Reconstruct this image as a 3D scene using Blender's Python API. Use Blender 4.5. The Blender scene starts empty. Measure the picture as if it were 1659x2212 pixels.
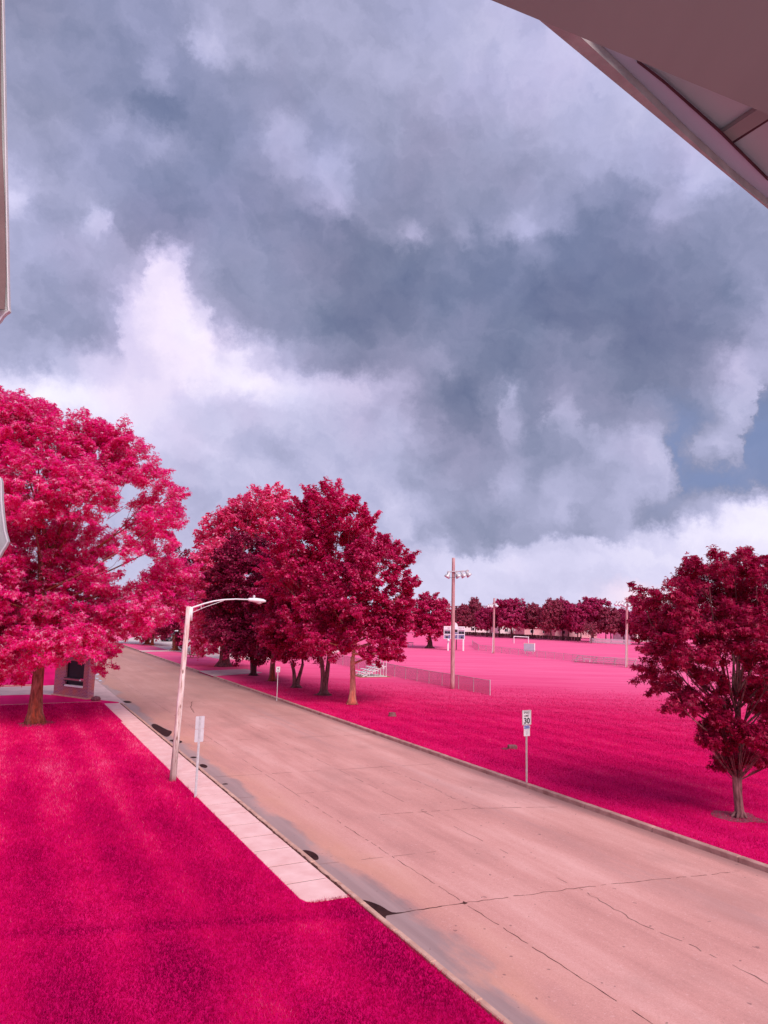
import bpy, bmesh, math, random
import numpy as np
from mathutils import Vector, Matrix
rad = math.radians
SC = bpy.context.scene
# ------------------------------------------------------------------ measurement model (photo 1659 x 2212)
F = 1550.0; PW = 1659.0; PH = 2212.0; HZ = 1320.0; ROLL = math.atan(.0225); CH = 6.6
PITCH = math.atan((HZ - PH/2) * math.cos(ROLL) / F)
fwd = np.array([0, math.cos(PITCH), math.sin(PITCH)]); _r0 = np.array([1., 0, 0]); _u0 = np.cross(_r0, fwd)
RT = _r0*math.cos(ROLL) + _u0*math.sin(ROLL); UP = -_r0*math.sin(ROLL) + _u0*math.cos(ROLL)
CAM = np.array([0, 0, CH])
def ray(px, py): return fwd*F + RT*(px-PW/2) - UP*(py-PH/2)
def P(px, py, z=0.0):                       # a measured point of the photo brought to its height above ground
    d = ray(px, py); return CAM + d*((z-CH)/d[2])
def PY(px, py, y):                          # a measured point at forward distance y
    d = ray(px, py); return CAM + d*(y/d[1])
TH = rad(27.8); UU = np.array([-math.sin(TH), math.cos(TH)]); NN = np.array([UU[1], -UU[0]])
def W(n, s, z=0.0): q = NN*n + UU*s; return np.array([q[0], q[1], z])   # street frame: n across, s along
def NS(px, py, z=0.0): q = P(px, py, z)[:2]; return float(q@NN), float(q@UU)

# ------------------------------------------------------------------ camera
cd = bpy.data.cameras.new('camera'); cam = bpy.data.objects.new('camera', cd); SC.collection.objects.link(cam)
SC.camera = cam
cd.sensor_fit = 'VERTICAL'; cd.sensor_height = 36.0; cd.lens = 36.0*F/PH; cd.clip_end = 6000; cd.clip_start = .05
m = Matrix.Identity(4)
for i in range(3): m[i][0] = RT[i]; m[i][1] = UP[i]; m[i][2] = -fwd[i]; m[i][3] = CAM[i]
cam.matrix_world = m

# ------------------------------------------------------------------ light
SC.view_settings.view_transform = 'Standard'; SC.view_settings.look = 'None'
SC.view_settings.exposure = 0.4; SC.view_settings.gamma = 1.0
SC.cycles.max_bounces = 6; SC.cycles.transparent_max_bounces = 12
SUN_EL, SUN_AZ = 44.0, 150.0                # azimuth clockwise from +Y (view direction): from the right, behind
sd = bpy.data.lights.new('sun', 'SUN'); sun = bpy.data.objects.new('sun', sd); SC.collection.objects.link(sun)
sd.energy = 2.5; sd.angle = rad(34); sd.color = (1.0, .94, .9)
sv = Vector((math.sin(rad(SUN_AZ))*math.cos(rad(SUN_EL)), math.cos(rad(SUN_AZ))*math.cos(rad(SUN_EL)), math.sin(rad(SUN_EL))))
sun.rotation_euler = sv.to_track_quat('Z', 'Y').to_euler(); sun.location = (20, -20, 40)

def lin(r, g, b):
    f = lambda c: (c/255/12.92) if c/255 <= .04045 else ((c/255+.055)/1.055)**2.4
    return (f(r), f(g), f(b), 1.0)
class NT:
    def __init__(s, tree): s.t = tree; s.n = tree.nodes; s.l = tree.links
    def new(s, typ, **kw):
        n = s.n.new(typ)
        for k, v in kw.items(): setattr(n, k, v)
        return n
    def put(s, v, sock):
        if hasattr(v, 'node'): s.l.new(v, sock)
        elif v is not None: sock.default_value = v
    def math(s, op, a, b=None, c=None, clamp=False):
        n = s.new('ShaderNodeMath', operation=op, use_clamp=clamp)
        for i, v in enumerate((a, b, c)):
            if v is not None: s.put(v, n.inputs[i])
        return n.outputs[0]
    def vmath(s, op, a, b=None, out=0):
        n = s.new('ShaderNodeVectorMath', operation=op)
        s.put(a, n.inputs[0])
        if b is not None: s.put(b, n.inputs[3] if op == 'SCALE' else n.inputs[1])
        return n.outputs[out]
    def noise(s, vec, scale, detail=4, rough=.55, out='Fac', dist=0.0):
        n = s.new('ShaderNodeTexNoise'); s.put(vec, n.inputs['Vector'])
        n.inputs['Scale'].default_value = scale; n.inputs['Detail'].default_value = detail
        n.inputs['Roughness'].default_value = rough; n.inputs['Distortion'].default_value = dist
        return n.outputs[out]
    def ramp(s, fac, stops, interp='LINEAR'):
        n = s.new('ShaderNodeValToRGB'); r = n.color_ramp; r.interpolation = interp
        while len(r.elements) < len(stops): r.elements.new(1.0)
        for i, (p, c) in enumerate(stops):
            r.elements[i].position = p
        for i, (p, c) in enumerate(stops):
            r.elements[i].color = c if isinstance(c, tuple) else (c, c, c, 1)
        s.put(fac, n.inputs[0]); return n.outputs[0]
    def mix(s, fac, a, b, blend='MIX'):
        n = s.new('ShaderNodeMix', data_type='RGBA', blend_type=blend)
        s.put(fac, n.inputs[0]); s.put(a, n.inputs[6]); s.put(b, n.inputs[7]); return n.outputs[2]
    def maprange(s, v, a, b, c=0.0, d=1.0, interp='LINEAR'):
        n = s.new('ShaderNodeMapRange', interpolation_type=interp, clamp=True)
        s.put(v, n.inputs[0])
        for i, q in enumerate((a, b, c, d)): n.inputs[i+1].default_value = q
        return n.outputs[0]
    def mapping(s, vec, scale=(1, 1, 1), rot=(0, 0, 0), loc=(0, 0, 0)):
        n = s.new('ShaderNodeMapping'); s.put(vec, n.inputs[0])
        n.inputs['Scale'].default_value = scale; n.inputs['Rotation'].default_value = rot; n.inputs['Location'].default_value = loc
        return n.outputs[0]

# storm sky: cloud tones by azimuth and elevation (0 slate belly .. 10 white); x values are photo columns at that elevation
CLOUD = [
 (-3, [(400, 8), (1640, 8)]),
 (1.0, [(300, 7.4), (560, 7.2), (900, 7.8), (1240, 7.6), (1300, 8.2), (1400, 9.2), (1640, 9.0)]),
 (2.5, [(415, 7), (700, 6.8), (900, 7.7), (1050, 7.9), (1240, 7.6), (1385, 7.9), (1640, 7.8)]),
 (4.2, [(415, 6.7), (560, 6.6), (830, 5.6), (900, 6.6), (960, 7.6), (1050, 8.1), (1130, 8.3), (1240, 8.1), (1330, 8.0), (1420, 8.1), (1520, 8.6), (1640, 8.6)]),
 (5.2, [(415, 6.5), (560, 6.5), (830, 5.5), (900, 6), (960, 6.2), (1000, 4.5), (1060, 5.0), (1110, 7.4), (1160, 7.4), (1240, 7.4), (1300, 8.2), (1385, 8.5), (1535, 8.6), (1640, 8.9)]),
 (6.2, [(415, 6.3), (560, 6.5), (760, 6.2), (830, 6.2), (870, 7), (920, 5), (1000, 4), (1070, 3.6), (1130, 4.2), (1200, 4.6), (1260, 4.0), (1340, 6.0), (1400, 7.5), (1460, 8.0), (1535, 9.0), (1640, 9.4)]),
 (7.7, [(415, 6), (560, 6.5), (690, 6.5), (800, 6), (850, 7.2), (900, 6), (965, 4.5), (1050, 4.0), (1080, 3.2), (1120, 4.2), (1170, 5.2), (1220, 5.6), (1250, 3.8), (1290, 4.8), (1345, 5.5), (1365, 4.5), (1380, 3), (1440, 3.2), (1530, 5.6), (1590, 8.8), (1650, 9.5)]),
 (10, [(415, 6.5), (560, 6.8), (690, 6), (830, 6), (900, 5), (965, 4.5), (1050, 4.3), (1100, 5.4), (1160, 4.2), (1240, 5.8), (1290, 4.6), (1340, 5.6), (1385, 6), (1430, 6), (1448, 5.4), (1466, 2.4), (1540, 2.1), (1640, 2.6)]),
 (12.5, [(300, 8), (415, 7.5), (560, 6.3), (620, 5.5), (690, 6), (830, 6), (900, 4.5), (965, 3.2), (1050, 3.6), (1100, 4), (1180, 3.3), (1240, 4.3), (1320, 6), (1385, 6.5), (1430, 6.2), (1446, 3.2), (1458, 2.0), (1480, 3.4), (1510, 5.6), (1560, 6), (1600, 5.4), (1618, 2.0), (1650, 1.8)]),
 (15, [(20, 8.8), (100, 9.8), (200, 9.2), (290, 8.7), (400, 7.8), (560, 7), (690, 6.8), (760, 6.3), (830, 6), (880, 6), (930, 4.4), (965, 3), (1030, 2.2), (1078, 2.6), (1092, 5), (1125, 5.2), (1160, 3.0), (1195, 5.6), (1235, 5.8), (1270, 4), (1330, 3.5), (1385, 4.3), (1440, 4), (1475, 2.6), (1535, 3.6), (1590, 6), (1622, 6), (1640, 2), (1680, 1.5)]),
 (17.5, [(30, 5.3), (100, 5.2), (150, 6.6), (200, 7.6), (290, 8.2), (415, 9.3), (560, 9.5), (620, 8.8), (690, 7.4), (760, 7.2), (850, 6), (910, 4), (965, 2.2), (1020, 1.8), (1070, 3.6), (1092, 5.6), (1130, 3.3), (1200, 4.2), (1270, 3.4), (1385, 2.2), (1480, 2.8), (1535, 4.4), (1600, 6.2), (1650, 5.5)]),
 (20, [(20, 4.6), (100, 4), (200, 4.2), (240, 5), (262, 7.8), (350, 9.2), (440, 9.6), (480, 8.4), (520, 9.2), (570, 7), (610, 5.4), (700, 4), (780, 2.8), (850, 3.8), (920, 4.6), (965, 4.6), (1010, 3.2), (1100, 2.8), (1240, 3.3), (1290, 3.6), (1350, 2), (1440, 1.8), (1535, 2.8), (1640, 5.2)]),
 (22.5, [(20, 4.8), (100, 4.1), (200, 4), (240, 5), (262, 7), (300, 8.8), (390, 9.5), (425, 7.8), (450, 5), (520, 3.8), (620, 3.2), (700, 2), (780, 1.4), (850, 2.3), (965, 3.2), (1040, 3.2), (1100, 2.6), (1240, 2), (1380, 1.8), (1535, 2.8), (1640, 4.6)]),
 (25, [(20, 5.4), (100, 5.4), (200, 5), (290, 5), (318, 6), (340, 9), (400, 8.6), (430, 5), (500, 3.5), (600, 3.8), (711, 3.2), (760, 2), (840, 1.7), (968, 2.6), (1100, 2.6), (1233, 1.8), (1374, 2.1), (1522, 3.1), (1640, 4.4)]),
 (27.5, [(20, 8.0), (60, 7.6), (110, 5), (168, 4.6), (200, 7), (225, 6.6), (250, 4), (314, 2.8), (380, 3.2), (452, 4), (520, 4.6), (585, 3.2), (714, 2.4), (842, 2.6), (969, 3), (1060, 2.6), (1099, 3), (1150, 4), (1232, 2.3), (1372, 3.3), (1518, 4), (1678, 4.5)]),
 (29, [(20, 6.4), (175, 4.6), (319, 3), (400, 2.6), (470, 4.2), (588, 3), (717, 2.8), (843, 4.2), (900, 5.6), (960, 3.4), (1020, 5), (1050, 3.2), (1090, 4.8), (1150, 5.8), (1210, 4.6), (1260, 3), (1369, 3.6), (1450, 5.6), (1515, 4.4), (1640, 5)]),
 (31, [(20, 4.8), (175, 4.4), (319, 3.6), (400, 3), (457, 3.2), (588, 3.3), (680, 5), (750, 5.6), (800, 4.2), (860, 3.6), (970, 3.8), (1099, 4.4), (1160, 4.8), (1231, 4.4), (1369, 4), (1440, 5), (1490, 6.6), (1550, 6.3), (1640, 6)]),
 (33, [(20, 4.2), (182, 4.3), (325, 4.8), (400, 3.2), (462, 2.8), (560, 3.6), (600, 4.6), (660, 5.2), (700, 6), (745, 5.4), (790, 3.8), (845, 3.7), (971, 3.9), (1099, 4.2), (1230, 4.8), (1300, 5.6), (1366, 5.4), (1512, 6.3), (1640, 6.4)]),
 (35, [(20, 3.6), (190, 3.0), (332, 2.4), (467, 2.8), (540, 3.6), (596, 5.6), (640, 5.6), (690, 4.2), (770, 4.4), (847, 4.2), (972, 4.1), (1098, 5), (1229, 5.9), (1364, 6.2), (1640, 6)]),
 (37.5, [(20, 3.2), (200, 3.2), (290, 3.6), (339, 4.8), (390, 3.2), (472, 3.4), (600, 4), (725, 4), (849, 4.5), (973, 5.6), (1098, 5.8), (1227, 6.2), (1361, 6.5), (1640, 6)]),
 (40, [(60, 3.4), (207, 3.4), (300, 4), (380, 4.2), (415, 6.3), (450, 6.6), (500, 5), (604, 4.3), (728, 4.8), (851, 5.6), (974, 6.2), (1098, 6.3), (1226, 6.8), (1359, 6.5), (1640, 6)]),
 (43, [(100, 3.8), (260, 4), (361, 4), (477, 4.6), (614, 4.8), (735, 5), (855, 5), (976, 6), (1098, 6.4), (1354, 6.4), (1640, 6)]),
 (60, [(100, 4.2), (1640, 5.5)]),
]
def col_az(px, el):
    lo, hi = -75.0, 75.0
    def fx(a):
        a = rad(a); e = rad(el); d = np.array([math.sin(a)*math.cos(e), math.cos(a)*math.cos(e), math.sin(e)])
        k = d@fwd
        return PW/2 + F*(d@RT)/max(k, .05)
    for _ in range(40):
        mid = (lo+hi)/2
        if fx(mid) < px: lo = mid
        else: hi = mid
    return lo
world = bpy.data.worlds.new('World'); SC.world = world; world.use_nodes = True
g = NT(world.node_tree); g.n.clear()
tc = g.new('ShaderNodeTexCoord').outputs['Generated']
dirv = g.vmath('NORMALIZE', tc)
w1 = g.vmath('SUBTRACT', g.noise(dirv, 5.0, 12, .64, 'Color'), (.5, .5, .5))
w2 = g.vmath('SUBTRACT', g.noise(g.vmath('ADD', dirv, (3.1, 1.7, 5.2)), 15, 12, .70, 'Color'), (.5, .5, .5))
wv = g.vmath('ADD', g.vmath('SCALE', w1, .050), g.vmath('SCALE', w2, .082))
dw = g.vmath('NORMALIZE', g.vmath('ADD', dirv, wv))
sx = g.new('ShaderNodeSeparateXYZ'); g.l.new(dw, sx.inputs[0])
az = g.math('MULTIPLY', g.math('ARCTAN2', sx.outputs[0], sx.outputs[1]), 180/math.pi)
el = g.math('MULTIPLY', g.math('ARCSINE', sx.outputs[2]), 180/math.pi)
azf = g.math('DIVIDE', g.math('ADD', az, 50), 100, clamp=True)
tone = None; pe = None
for e_, row in CLOUD:
    stops = [((col_az(x, max(e_, 0))+50)/100, v/10) for x, v in row]
    r_ = g.ramp(azf, stops, 'EASE')
    if tone is None: tone = r_
    else: tone = g.mix(g.maprange(el, pe, e_, interp='SMOOTHSTEP'), tone, r_)
    pe = e_
# wispy detail sheared from upper left to lower right
dm_ = g.new('ShaderNodeMapping', vector_type='TEXTURE'); g.l.new(dw, dm_.inputs[0]); dm_.inputs['Rotation'].default_value = (0, rad(34), 0); dm_.inputs['Scale'].default_value = (3.2, 1.5, 1); dm = dm_.outputs[0]
d1 = g.math('SUBTRACT', g.noise(dm, 9, 12, .66), .5)
rdg = g.math('ABSOLUTE', g.math('SUBTRACT', g.noise(g.vmath('ADD', dw, (5, 5, 1)), 11, 10, .58), .5))
rdg = g.math('MULTIPLY', g.math('SUBTRACT', .07, rdg), .55)
d2 = g.math('SUBTRACT', g.noise(g.vmath('ADD', dm, (7, 2, 3)), 30, 8, .6), .5)
damp = g.maprange(tone, .55, .9, 1.0, .45)
belly = g.math('MULTIPLY', g.math('MULTIPLY', g.maprange(az, -19, -6), g.maprange(tone, .62, .42)), g.math('MULTIPLY', g.maprange(el, 13, 18), g.maprange(el, 37, 29)))
tone = g.math('SUBTRACT', tone, g.math('MULTIPLY', belly, .07))
tone2 = g.math('ADD', tone, g.math('MULTIPLY', damp, g.math('ADD', rdg, g.math('ADD', g.math('MULTIPLY', d1, .30), g.math('MULTIPLY', d2, .15)))))
ccol = g.ramp(tone2, [(0.0, lin(92, 103, 136)), (.2, lin(117, 125, 155)), (.4, lin(147, 150, 181)), (.6, lin(177, 177, 210)), (.8, lin(212, 208, 238)), (.92, lin(234, 228, 249)), (1.0, lin(245, 241, 253))])
hue = g.maprange(g.noise(g.vmath('ADD', dirv, (9, 4, 1)), 4.5, 5, .5), .40, .66)
hfac = g.math('MULTIPLY', hue, g.maprange(el, 14, 30, .0, .38))
ccol = g.mix(hfac, ccol, g.mix(1.0, ccol, (.97, 1.02, 1.17, 1), 'MULTIPLY'))
warm = g.maprange(g.noise(g.vmath('ADD', dirv, (2, 8, 6)), 5.0, 5, .5), .50, .68, 0, .7)
ccol = g.mix(warm, ccol, g.mix(1.0, ccol, (1.08, .98, .99, 1), 'MULTIPLY'))
# clear slate-blue gap low on the right, pale rose glow at the right horizon
gap = g.math('MULTIPLY', g.math('MULTIPLY', g.maprange(az, 19.5, 22), g.maprange(tone, .40, .22)), g.math('MULTIPLY', g.maprange(el, 7, 9), g.maprange(el, 17, 14)))
ccol = g.mix(g.math('MULTIPLY', gap, .7), ccol, lin(124, 141, 186))
glow = g.math('MULTIPLY', g.math('MULTIPLY', g.maprange(az, 15, 20), g.maprange(az, 34, 28)), g.math('MULTIPLY', g.maprange(el, .2, 1.2), g.maprange(el, 3.2, 1.8)))
ccol = g.mix(g.math('MULTIPLY', glow, .8), ccol, lin(255, 226, 240))
bgc = g.new('ShaderNodeBackground'); g.l.new(ccol, bgc.inputs[0]); bgc.inputs[1].default_value = .84
sky = g.new('ShaderNodeTexSky', sky_type='NISHITA', sun_disc=False); sky.sun_elevation = rad(SUN_EL); sky.sun_rotation = rad(SUN_AZ)
bgs = g.new('ShaderNodeBackground'); g.l.new(sky.outputs[0], bgs.inputs[0]); bgs.inputs[1].default_value = .06
mx = g.new('ShaderNodeMixShader'); mx.inputs[0].default_value = .95
g.l.new(bgs.outputs[0], mx.inputs[1]); g.l.new(bgc.outputs[0], mx.inputs[2])
ow = g.new('ShaderNodeOutputWorld'); g.l.new(mx.outputs[0], ow.inputs[0])

# ------------------------------------------------------------------ helpers
def tag(o, label=None, cat=None, group=None, kind=None):
    if label: o['label'] = label
    if cat: o['category'] = cat
    if group: o['group'] = group
    if kind: o['kind'] = kind
    return o
def link(o, parent=None):
    SC.collection.objects.link(o)
    if parent is not None: o.parent = parent
    return o
def empty(name, loc, label=None, cat=None, group=None, rz=0.0):
    o = bpy.data.objects.new(name, None); o.empty_display_size = .3; o.location = [float(v) for v in loc]; o.rotation_euler = (0, 0, rz)
    link(o); return tag(o, label, cat, group)
def npmesh(name, verts, faces, mat, parent=None, attr=None, smooth=False):
    """verts (N,3), faces (M,k) -> one mesh object built in bulk"""
    me = bpy.data.meshes.new(name); verts = np.asarray(verts, np.float32); faces = np.asarray(faces, np.int32)
    me.vertices.add(len(verts)); me.vertices.foreach_set('co', verts.ravel())
    k = faces.shape[1]; me.loops.add(faces.size); me.loops.foreach_set('vertex_index', faces.ravel())
    me.polygons.add(len(faces)); me.polygons.foreach_set('loop_start', np.arange(0, faces.size, k, dtype=np.int32))
    me.update(calc_edges=True)
    if smooth: me.polygons.foreach_set('use_smooth', np.ones(len(faces), bool))
    if attr is not None:
        a = me.attributes.new('rnd', 'FLOAT', 'POINT'); a.data.foreach_set('value', np.asarray(attr, np.float32))
    me.materials.append(mat)
    return link(bpy.data.objects.new(name, me), parent)
class MB:
    """collects simple shapes, builds one mesh"""
    def __init__(s): s.v = []; s.f = []
    def add(s, vs, fs):
        o = len(s.v); s.v += [tuple(float(c) for c in v) for v in vs]; s.f += [tuple(i+o for i in f) for f in fs]; return s
    def box(s, x0, x1, y0, y1, z0, z1, M=None):
        vs = [Vector((x, y, z)) for z in (z0, z1) for y in (y0, y1) for x in (x0, x1)]
        if M is not None: vs = [M @ v for v in vs]
        return s.add(vs, [(0, 2, 3, 1), (4, 5, 7, 6), (0, 1, 5, 4), (2, 6, 7, 3), (0, 4, 6, 2), (1, 3, 7, 5)])
    def prism(s, poly, z0, z1):
        """poly list of (x,y) ccw"""
        n = len(poly); vs = [(x, y, z0) for x, y in poly] + [(x, y, z1) for x, y in poly]
        return s.add(vs, [tuple(range(n))[::-1], tuple(range(n, 2*n))] + [(i, (i+1) % n, n+(i+1) % n, n+i) for i in range(n)])
    def tube(s, pts, rs, k=8, cap=True, jit=0.0, rng=None):
        pts = [Vector([float(c) for c in p]) for p in pts]; n = len(pts)
        if not hasattr(rs, '__len__'): rs = [rs]*n
        vs = []; prev = None
        for i, p in enumerate(pts):
            t = (pts[min(i+1, n-1)] - pts[max(i-1, 0)]).normalized()
            if prev is None: a = t.orthogonal().normalized()
            else:
                a = prev - t*prev.dot(t)
                a = a.normalized() if a.length > 1e-6 else t.orthogonal().normalized()
            prev = a; b = t.cross(a)
            for j in range(k):
                th = 2*math.pi*j/k; r = rs[i]*(1 + (rng.uniform(-jit, jit) if rng else 0))
                vs.append(p + a*(r*math.cos(th)) + b*(r*math.sin(th)))
        fs = [(i*k+j, i*k+(j+1) % k, (i+1)*k+(j+1) % k, (i+1)*k+j) for i in range(n-1) for j in range(k)]
        if cap: fs += [tuple(range(k))[::-1], tuple(range((n-1)*k, n*k))]
        return s.add(vs, fs)
    def lathe(s, prof, M=None, k=16):
        """prof list of (r,z)"""
        vs = [Vector((r*math.cos(2*math.pi*j/k), r*math.sin(2*math.pi*j/k), z)) for r, z in prof for j in range(k)]
        if M is not None: vs = [M @ v for v in vs]
        n = len(prof)
        return s.add(vs, [(i*k+j, i*k+(j+1) % k, (i+1)*k+(j+1) % k, (i+1)*k+j) for i in range(n-1) for j in range(k)] + [tuple(range(k))[::-1], tuple(range((n-1)*k, n*k))])
    def build(s, name, mat, parent=None, smooth=False, bevel=0.0):
        me = bpy.data.meshes.new(name); me.from_pydata(s.v, [], s.f); me.update()
        bm = bmesh.new(); bm.from_mesh(me); bmesh.ops.recalc_face_normals(bm, faces=bm.faces)
        if bevel: bmesh.ops.bevel(bm, geom=[e for e in bm.edges if len(e.link_faces) == 2 and e.calc_face_angle(0) > .6], offset=bevel, segments=1, affect='EDGES')
        bm.to_mesh(me); bm.free()
        if smooth: me.polygons.foreach_set('use_smooth', [True]*len(me.polygons))
        me.materials.append(mat)
        return link(bpy.data.objects.new(name, me), parent)
def basis(o, x, y, z):
    M = Matrix.Identity(4)
    for i in range(3): M[i][0] = x[i]; M[i][1] = y[i]; M[i][2] = z[i]; M[i][3] = o[i]
    return M

# ------------------------------------------------------------------ materials
def mat(name, rough=.8, spec=.3, metal=0.0):
    m = bpy.data.materials.new(name); m.use_nodes = True; t = NT(m.node_tree)
    b = t.n['Principled BSDF']; b.inputs['Roughness'].default_value = rough
    b.inputs['Specular IOR Level'].default_value = spec; b.inputs['Metallic'].default_value = metal
    return m, t, b
def bump(t, b, h, strength=.3, dist=.02):
    n = t.new('ShaderNodeBump'); n.inputs['Strength'].default_value = strength; n.inputs['Distance'].default_value = dist
    t.put(h, n.inputs['Height']); t.l.new(n.outputs[0], b.inputs['Normal'])
def simple(name, c1, c2, scale=6, rough=.7, spec=.3, metal=0.0, stretch=(1, 1, 1), bmp=.15, det=5):
    m, t, b = mat(name, rough, spec, metal)
    co = t.mapping(t.new('ShaderNodeTexCoord').outputs['Object'], scale=stretch)
    n = t.noise(co, scale, det, .6)
    t.l.new(t.ramp(n, [(.3, c1), (.7, c2)]), b.inputs['Base Color'])
    if bmp: bump(t, b, t.noise(co, scale*4, 4), bmp, .01)
    return m
def leafmat(name, dark, mid, light, hl=.12, trans=.35):
    m = bpy.data.materials.new(name); m.use_nodes = True; t = NT(m.node_tree); t.n.clear()
    a = t.new('ShaderNodeAttribute', attribute_name='rnd').outputs['Fac']
    co = t.new('ShaderNodeTexCoord').outputs['Object']
    big = t.noise(co, .55, 3, .5)
    v = t.math('ADD', t.math('MULTIPLY', a, 1.0), t.math('MULTIPLY', t.math('SUBTRACT', big, .5), .6), clamp=True)
    c = t.ramp(v, [(0.0, dark), (.45, mid), (1-hl-.1, mid), (1.0, light)])  # palest stop paints leaf highlights into the random leaf tone
    d = t.new('ShaderNodeBsdfPrincipled'); t.l.new(c, d.inputs['Base Color']); d.inputs['Roughness'].default_value = .5; d.inputs['Specular IOR Level'].default_value = .35
    tr = t.new('ShaderNodeBsdfTranslucent'); t.l.new(c, tr.inputs[0])
    mxs = t.new('ShaderNodeMixShader'); mxs.inputs[0].default_value = trans
    t.l.new(d.outputs[0], mxs.inputs[1]); t.l.new(tr.outputs[0], mxs.inputs[2])
    o = t.new('ShaderNodeOutputMaterial'); t.l.new(mxs.outputs[0], o.inputs[0]); return m
C = lambda r, g_, b: (r, g_, b, 1)
M = {}
M['leaf_bright'] = leafmat('leaf_bright', C(.80, .001, .18), C(1.0, .014, .33), C(1.0, .60, .78), .30, .5)
M['leaf_mid'] = leafmat('leaf_mid', C(.26, .001, .05), C(.66, .005, .13), C(.95, .20, .40), .14)
M['leaf_rose'] = leafmat('leaf_rose', C(.36, .001, .07), C(.84, .010, .19), C(1.0, .32, .52), .2, .42)
M['leaf_pink'] = leafmat('leaf_pink', C(.52, .002, .12), C(.95, .06, .27), C(1.0, .50, .66), .24)
M['leaf_deep'] = leafmat('leaf_deep', C(.09, .001, .022), C(.34, .003, .065), C(.68, .04, .15), .09, .3)
M['leaf_wine'] = leafmat('leaf_wine', C(.20, .001, .036), C(.50, .004, .085), C(.80, .06, .15), .09, .4)
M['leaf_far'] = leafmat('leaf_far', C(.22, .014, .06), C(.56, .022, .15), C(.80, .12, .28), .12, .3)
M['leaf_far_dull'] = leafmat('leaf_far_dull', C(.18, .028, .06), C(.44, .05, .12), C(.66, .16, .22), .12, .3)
def bark(name, c1, c2, c3):
    m, t, b = mat(name, .9, .15)
    co = t.mapping(t.new('ShaderNodeTexCoord').outputs['Object'], scale=(1, 1, .22))
    n = t.noise(co, 9, 6, .65); n2 = t.noise(co, 1.3, 3, .5)
    c = t.mix(t.maprange(n2, .4, .62), t.ramp(n, [(.35, c1), (.62, c2)]), t.ramp(n, [(.35, c1), (.6, c3)]))
    t.l.new(c, b.inputs['Base Color']); bump(t, b, n, .9, .06); return m
M['bark'] = bark('bark', C(.10, .035, .04), C(.34, .15, .16), C(.26, .10, .11))
M['bark_orange'] = bark('bark_orange', C(.36, .12, .10), C(.80, .40, .32), C(.75, .20, .13))
M['bark_red'] = bark('bark_red', C(.13, .04, .03), C(.42, .19, .16), C(.42, .07, .04))
M['bark_dark'] = bark('bark_dark', C(.05, .015, .02), C(.18, .07, .08), C(.13, .04, .05))
def grassmat():
    m = bpy.data.materials.new('grass_blades'); m.use_nodes = True; t = NT(m.node_tree); t.n.clear()
    a = t.new('ShaderNodeAttribute', attribute_name='rnd').outputs['Fac']
    c = t.ramp(a, [(0.0, C(.26, .001, .055)), (.42, C(.62, .002, .115)), (.70, C(.92, .012, .20)), (1.0, C(1.0, .28, .48))])
    d = t.new('ShaderNodeBsdfDiffuse'); t.l.new(c, d.inputs[0])
    tr = t.new('ShaderNodeBsdfTranslucent'); t.l.new(c, tr.inputs[0])
    mxs = t.new('ShaderNodeMixShader'); mxs.inputs[0].default_value = .4
    t.l.new(d.outputs[0], mxs.inputs[1]); t.l.new(tr.outputs[0], mxs.inputs[2])
    o = t.new('ShaderNodeOutputMaterial'); t.l.new(mxs.outputs[0], o.inputs[0]); return m
M['blades'] = grassmat()
def lawnmat(name, field=False):
    m, t, b = mat(name, .95, .05)
    co = t.new('ShaderNodeTexCoord').outputs['Object']          # x across the street, y along it
    fine = t.noise(t.mapping(co, scale=(1, 1, 1)), 7, 8, .75)
    patch = t.noise(co, .16, 4, .55)
    s_ = t.new('ShaderNodeSeparateXYZ'); t.l.new(co, s_.inputs[0])
    mow = t.noise(t.mapping(co, scale=(1.0, .035, 1)), .62, 3, .5)
    v = t.math('ADD', t.math('ADD', t.math('MULTIPLY', fine, .35), t.math('MULTIPLY', patch, .45)), t.math('MULTIPLY', mow, .40))
    c = t.ramp(v, [(.42, C(.46, .001, .085)), (.60, C(.72, .002, .13)), (.74, C(.92, .012, .19))])
    if field:                                                    # the ball field beyond turns paler with distance, in long mown streaks
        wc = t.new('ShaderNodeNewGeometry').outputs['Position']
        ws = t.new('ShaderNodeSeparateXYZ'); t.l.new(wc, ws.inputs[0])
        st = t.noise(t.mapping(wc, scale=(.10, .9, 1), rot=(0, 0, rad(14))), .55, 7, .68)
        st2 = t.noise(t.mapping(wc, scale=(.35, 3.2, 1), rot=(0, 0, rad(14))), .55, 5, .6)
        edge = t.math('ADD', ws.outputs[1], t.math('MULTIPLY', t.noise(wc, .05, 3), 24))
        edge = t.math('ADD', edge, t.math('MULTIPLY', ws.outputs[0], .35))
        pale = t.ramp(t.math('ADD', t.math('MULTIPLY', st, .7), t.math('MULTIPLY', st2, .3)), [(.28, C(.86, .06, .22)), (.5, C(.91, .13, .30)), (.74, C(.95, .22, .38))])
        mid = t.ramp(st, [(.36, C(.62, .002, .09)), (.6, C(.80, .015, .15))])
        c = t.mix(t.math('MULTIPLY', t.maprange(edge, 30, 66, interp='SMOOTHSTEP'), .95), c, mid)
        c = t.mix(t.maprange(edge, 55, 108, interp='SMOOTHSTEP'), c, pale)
    t.l.new(c, b.inputs['Base Color']); bump(t, b, t.noise(co, 14, 6, .7), .5, .05); return m
M['lawn'] = lawnmat('lawn'); M['field'] = lawnmat('field_grass', True)
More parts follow.
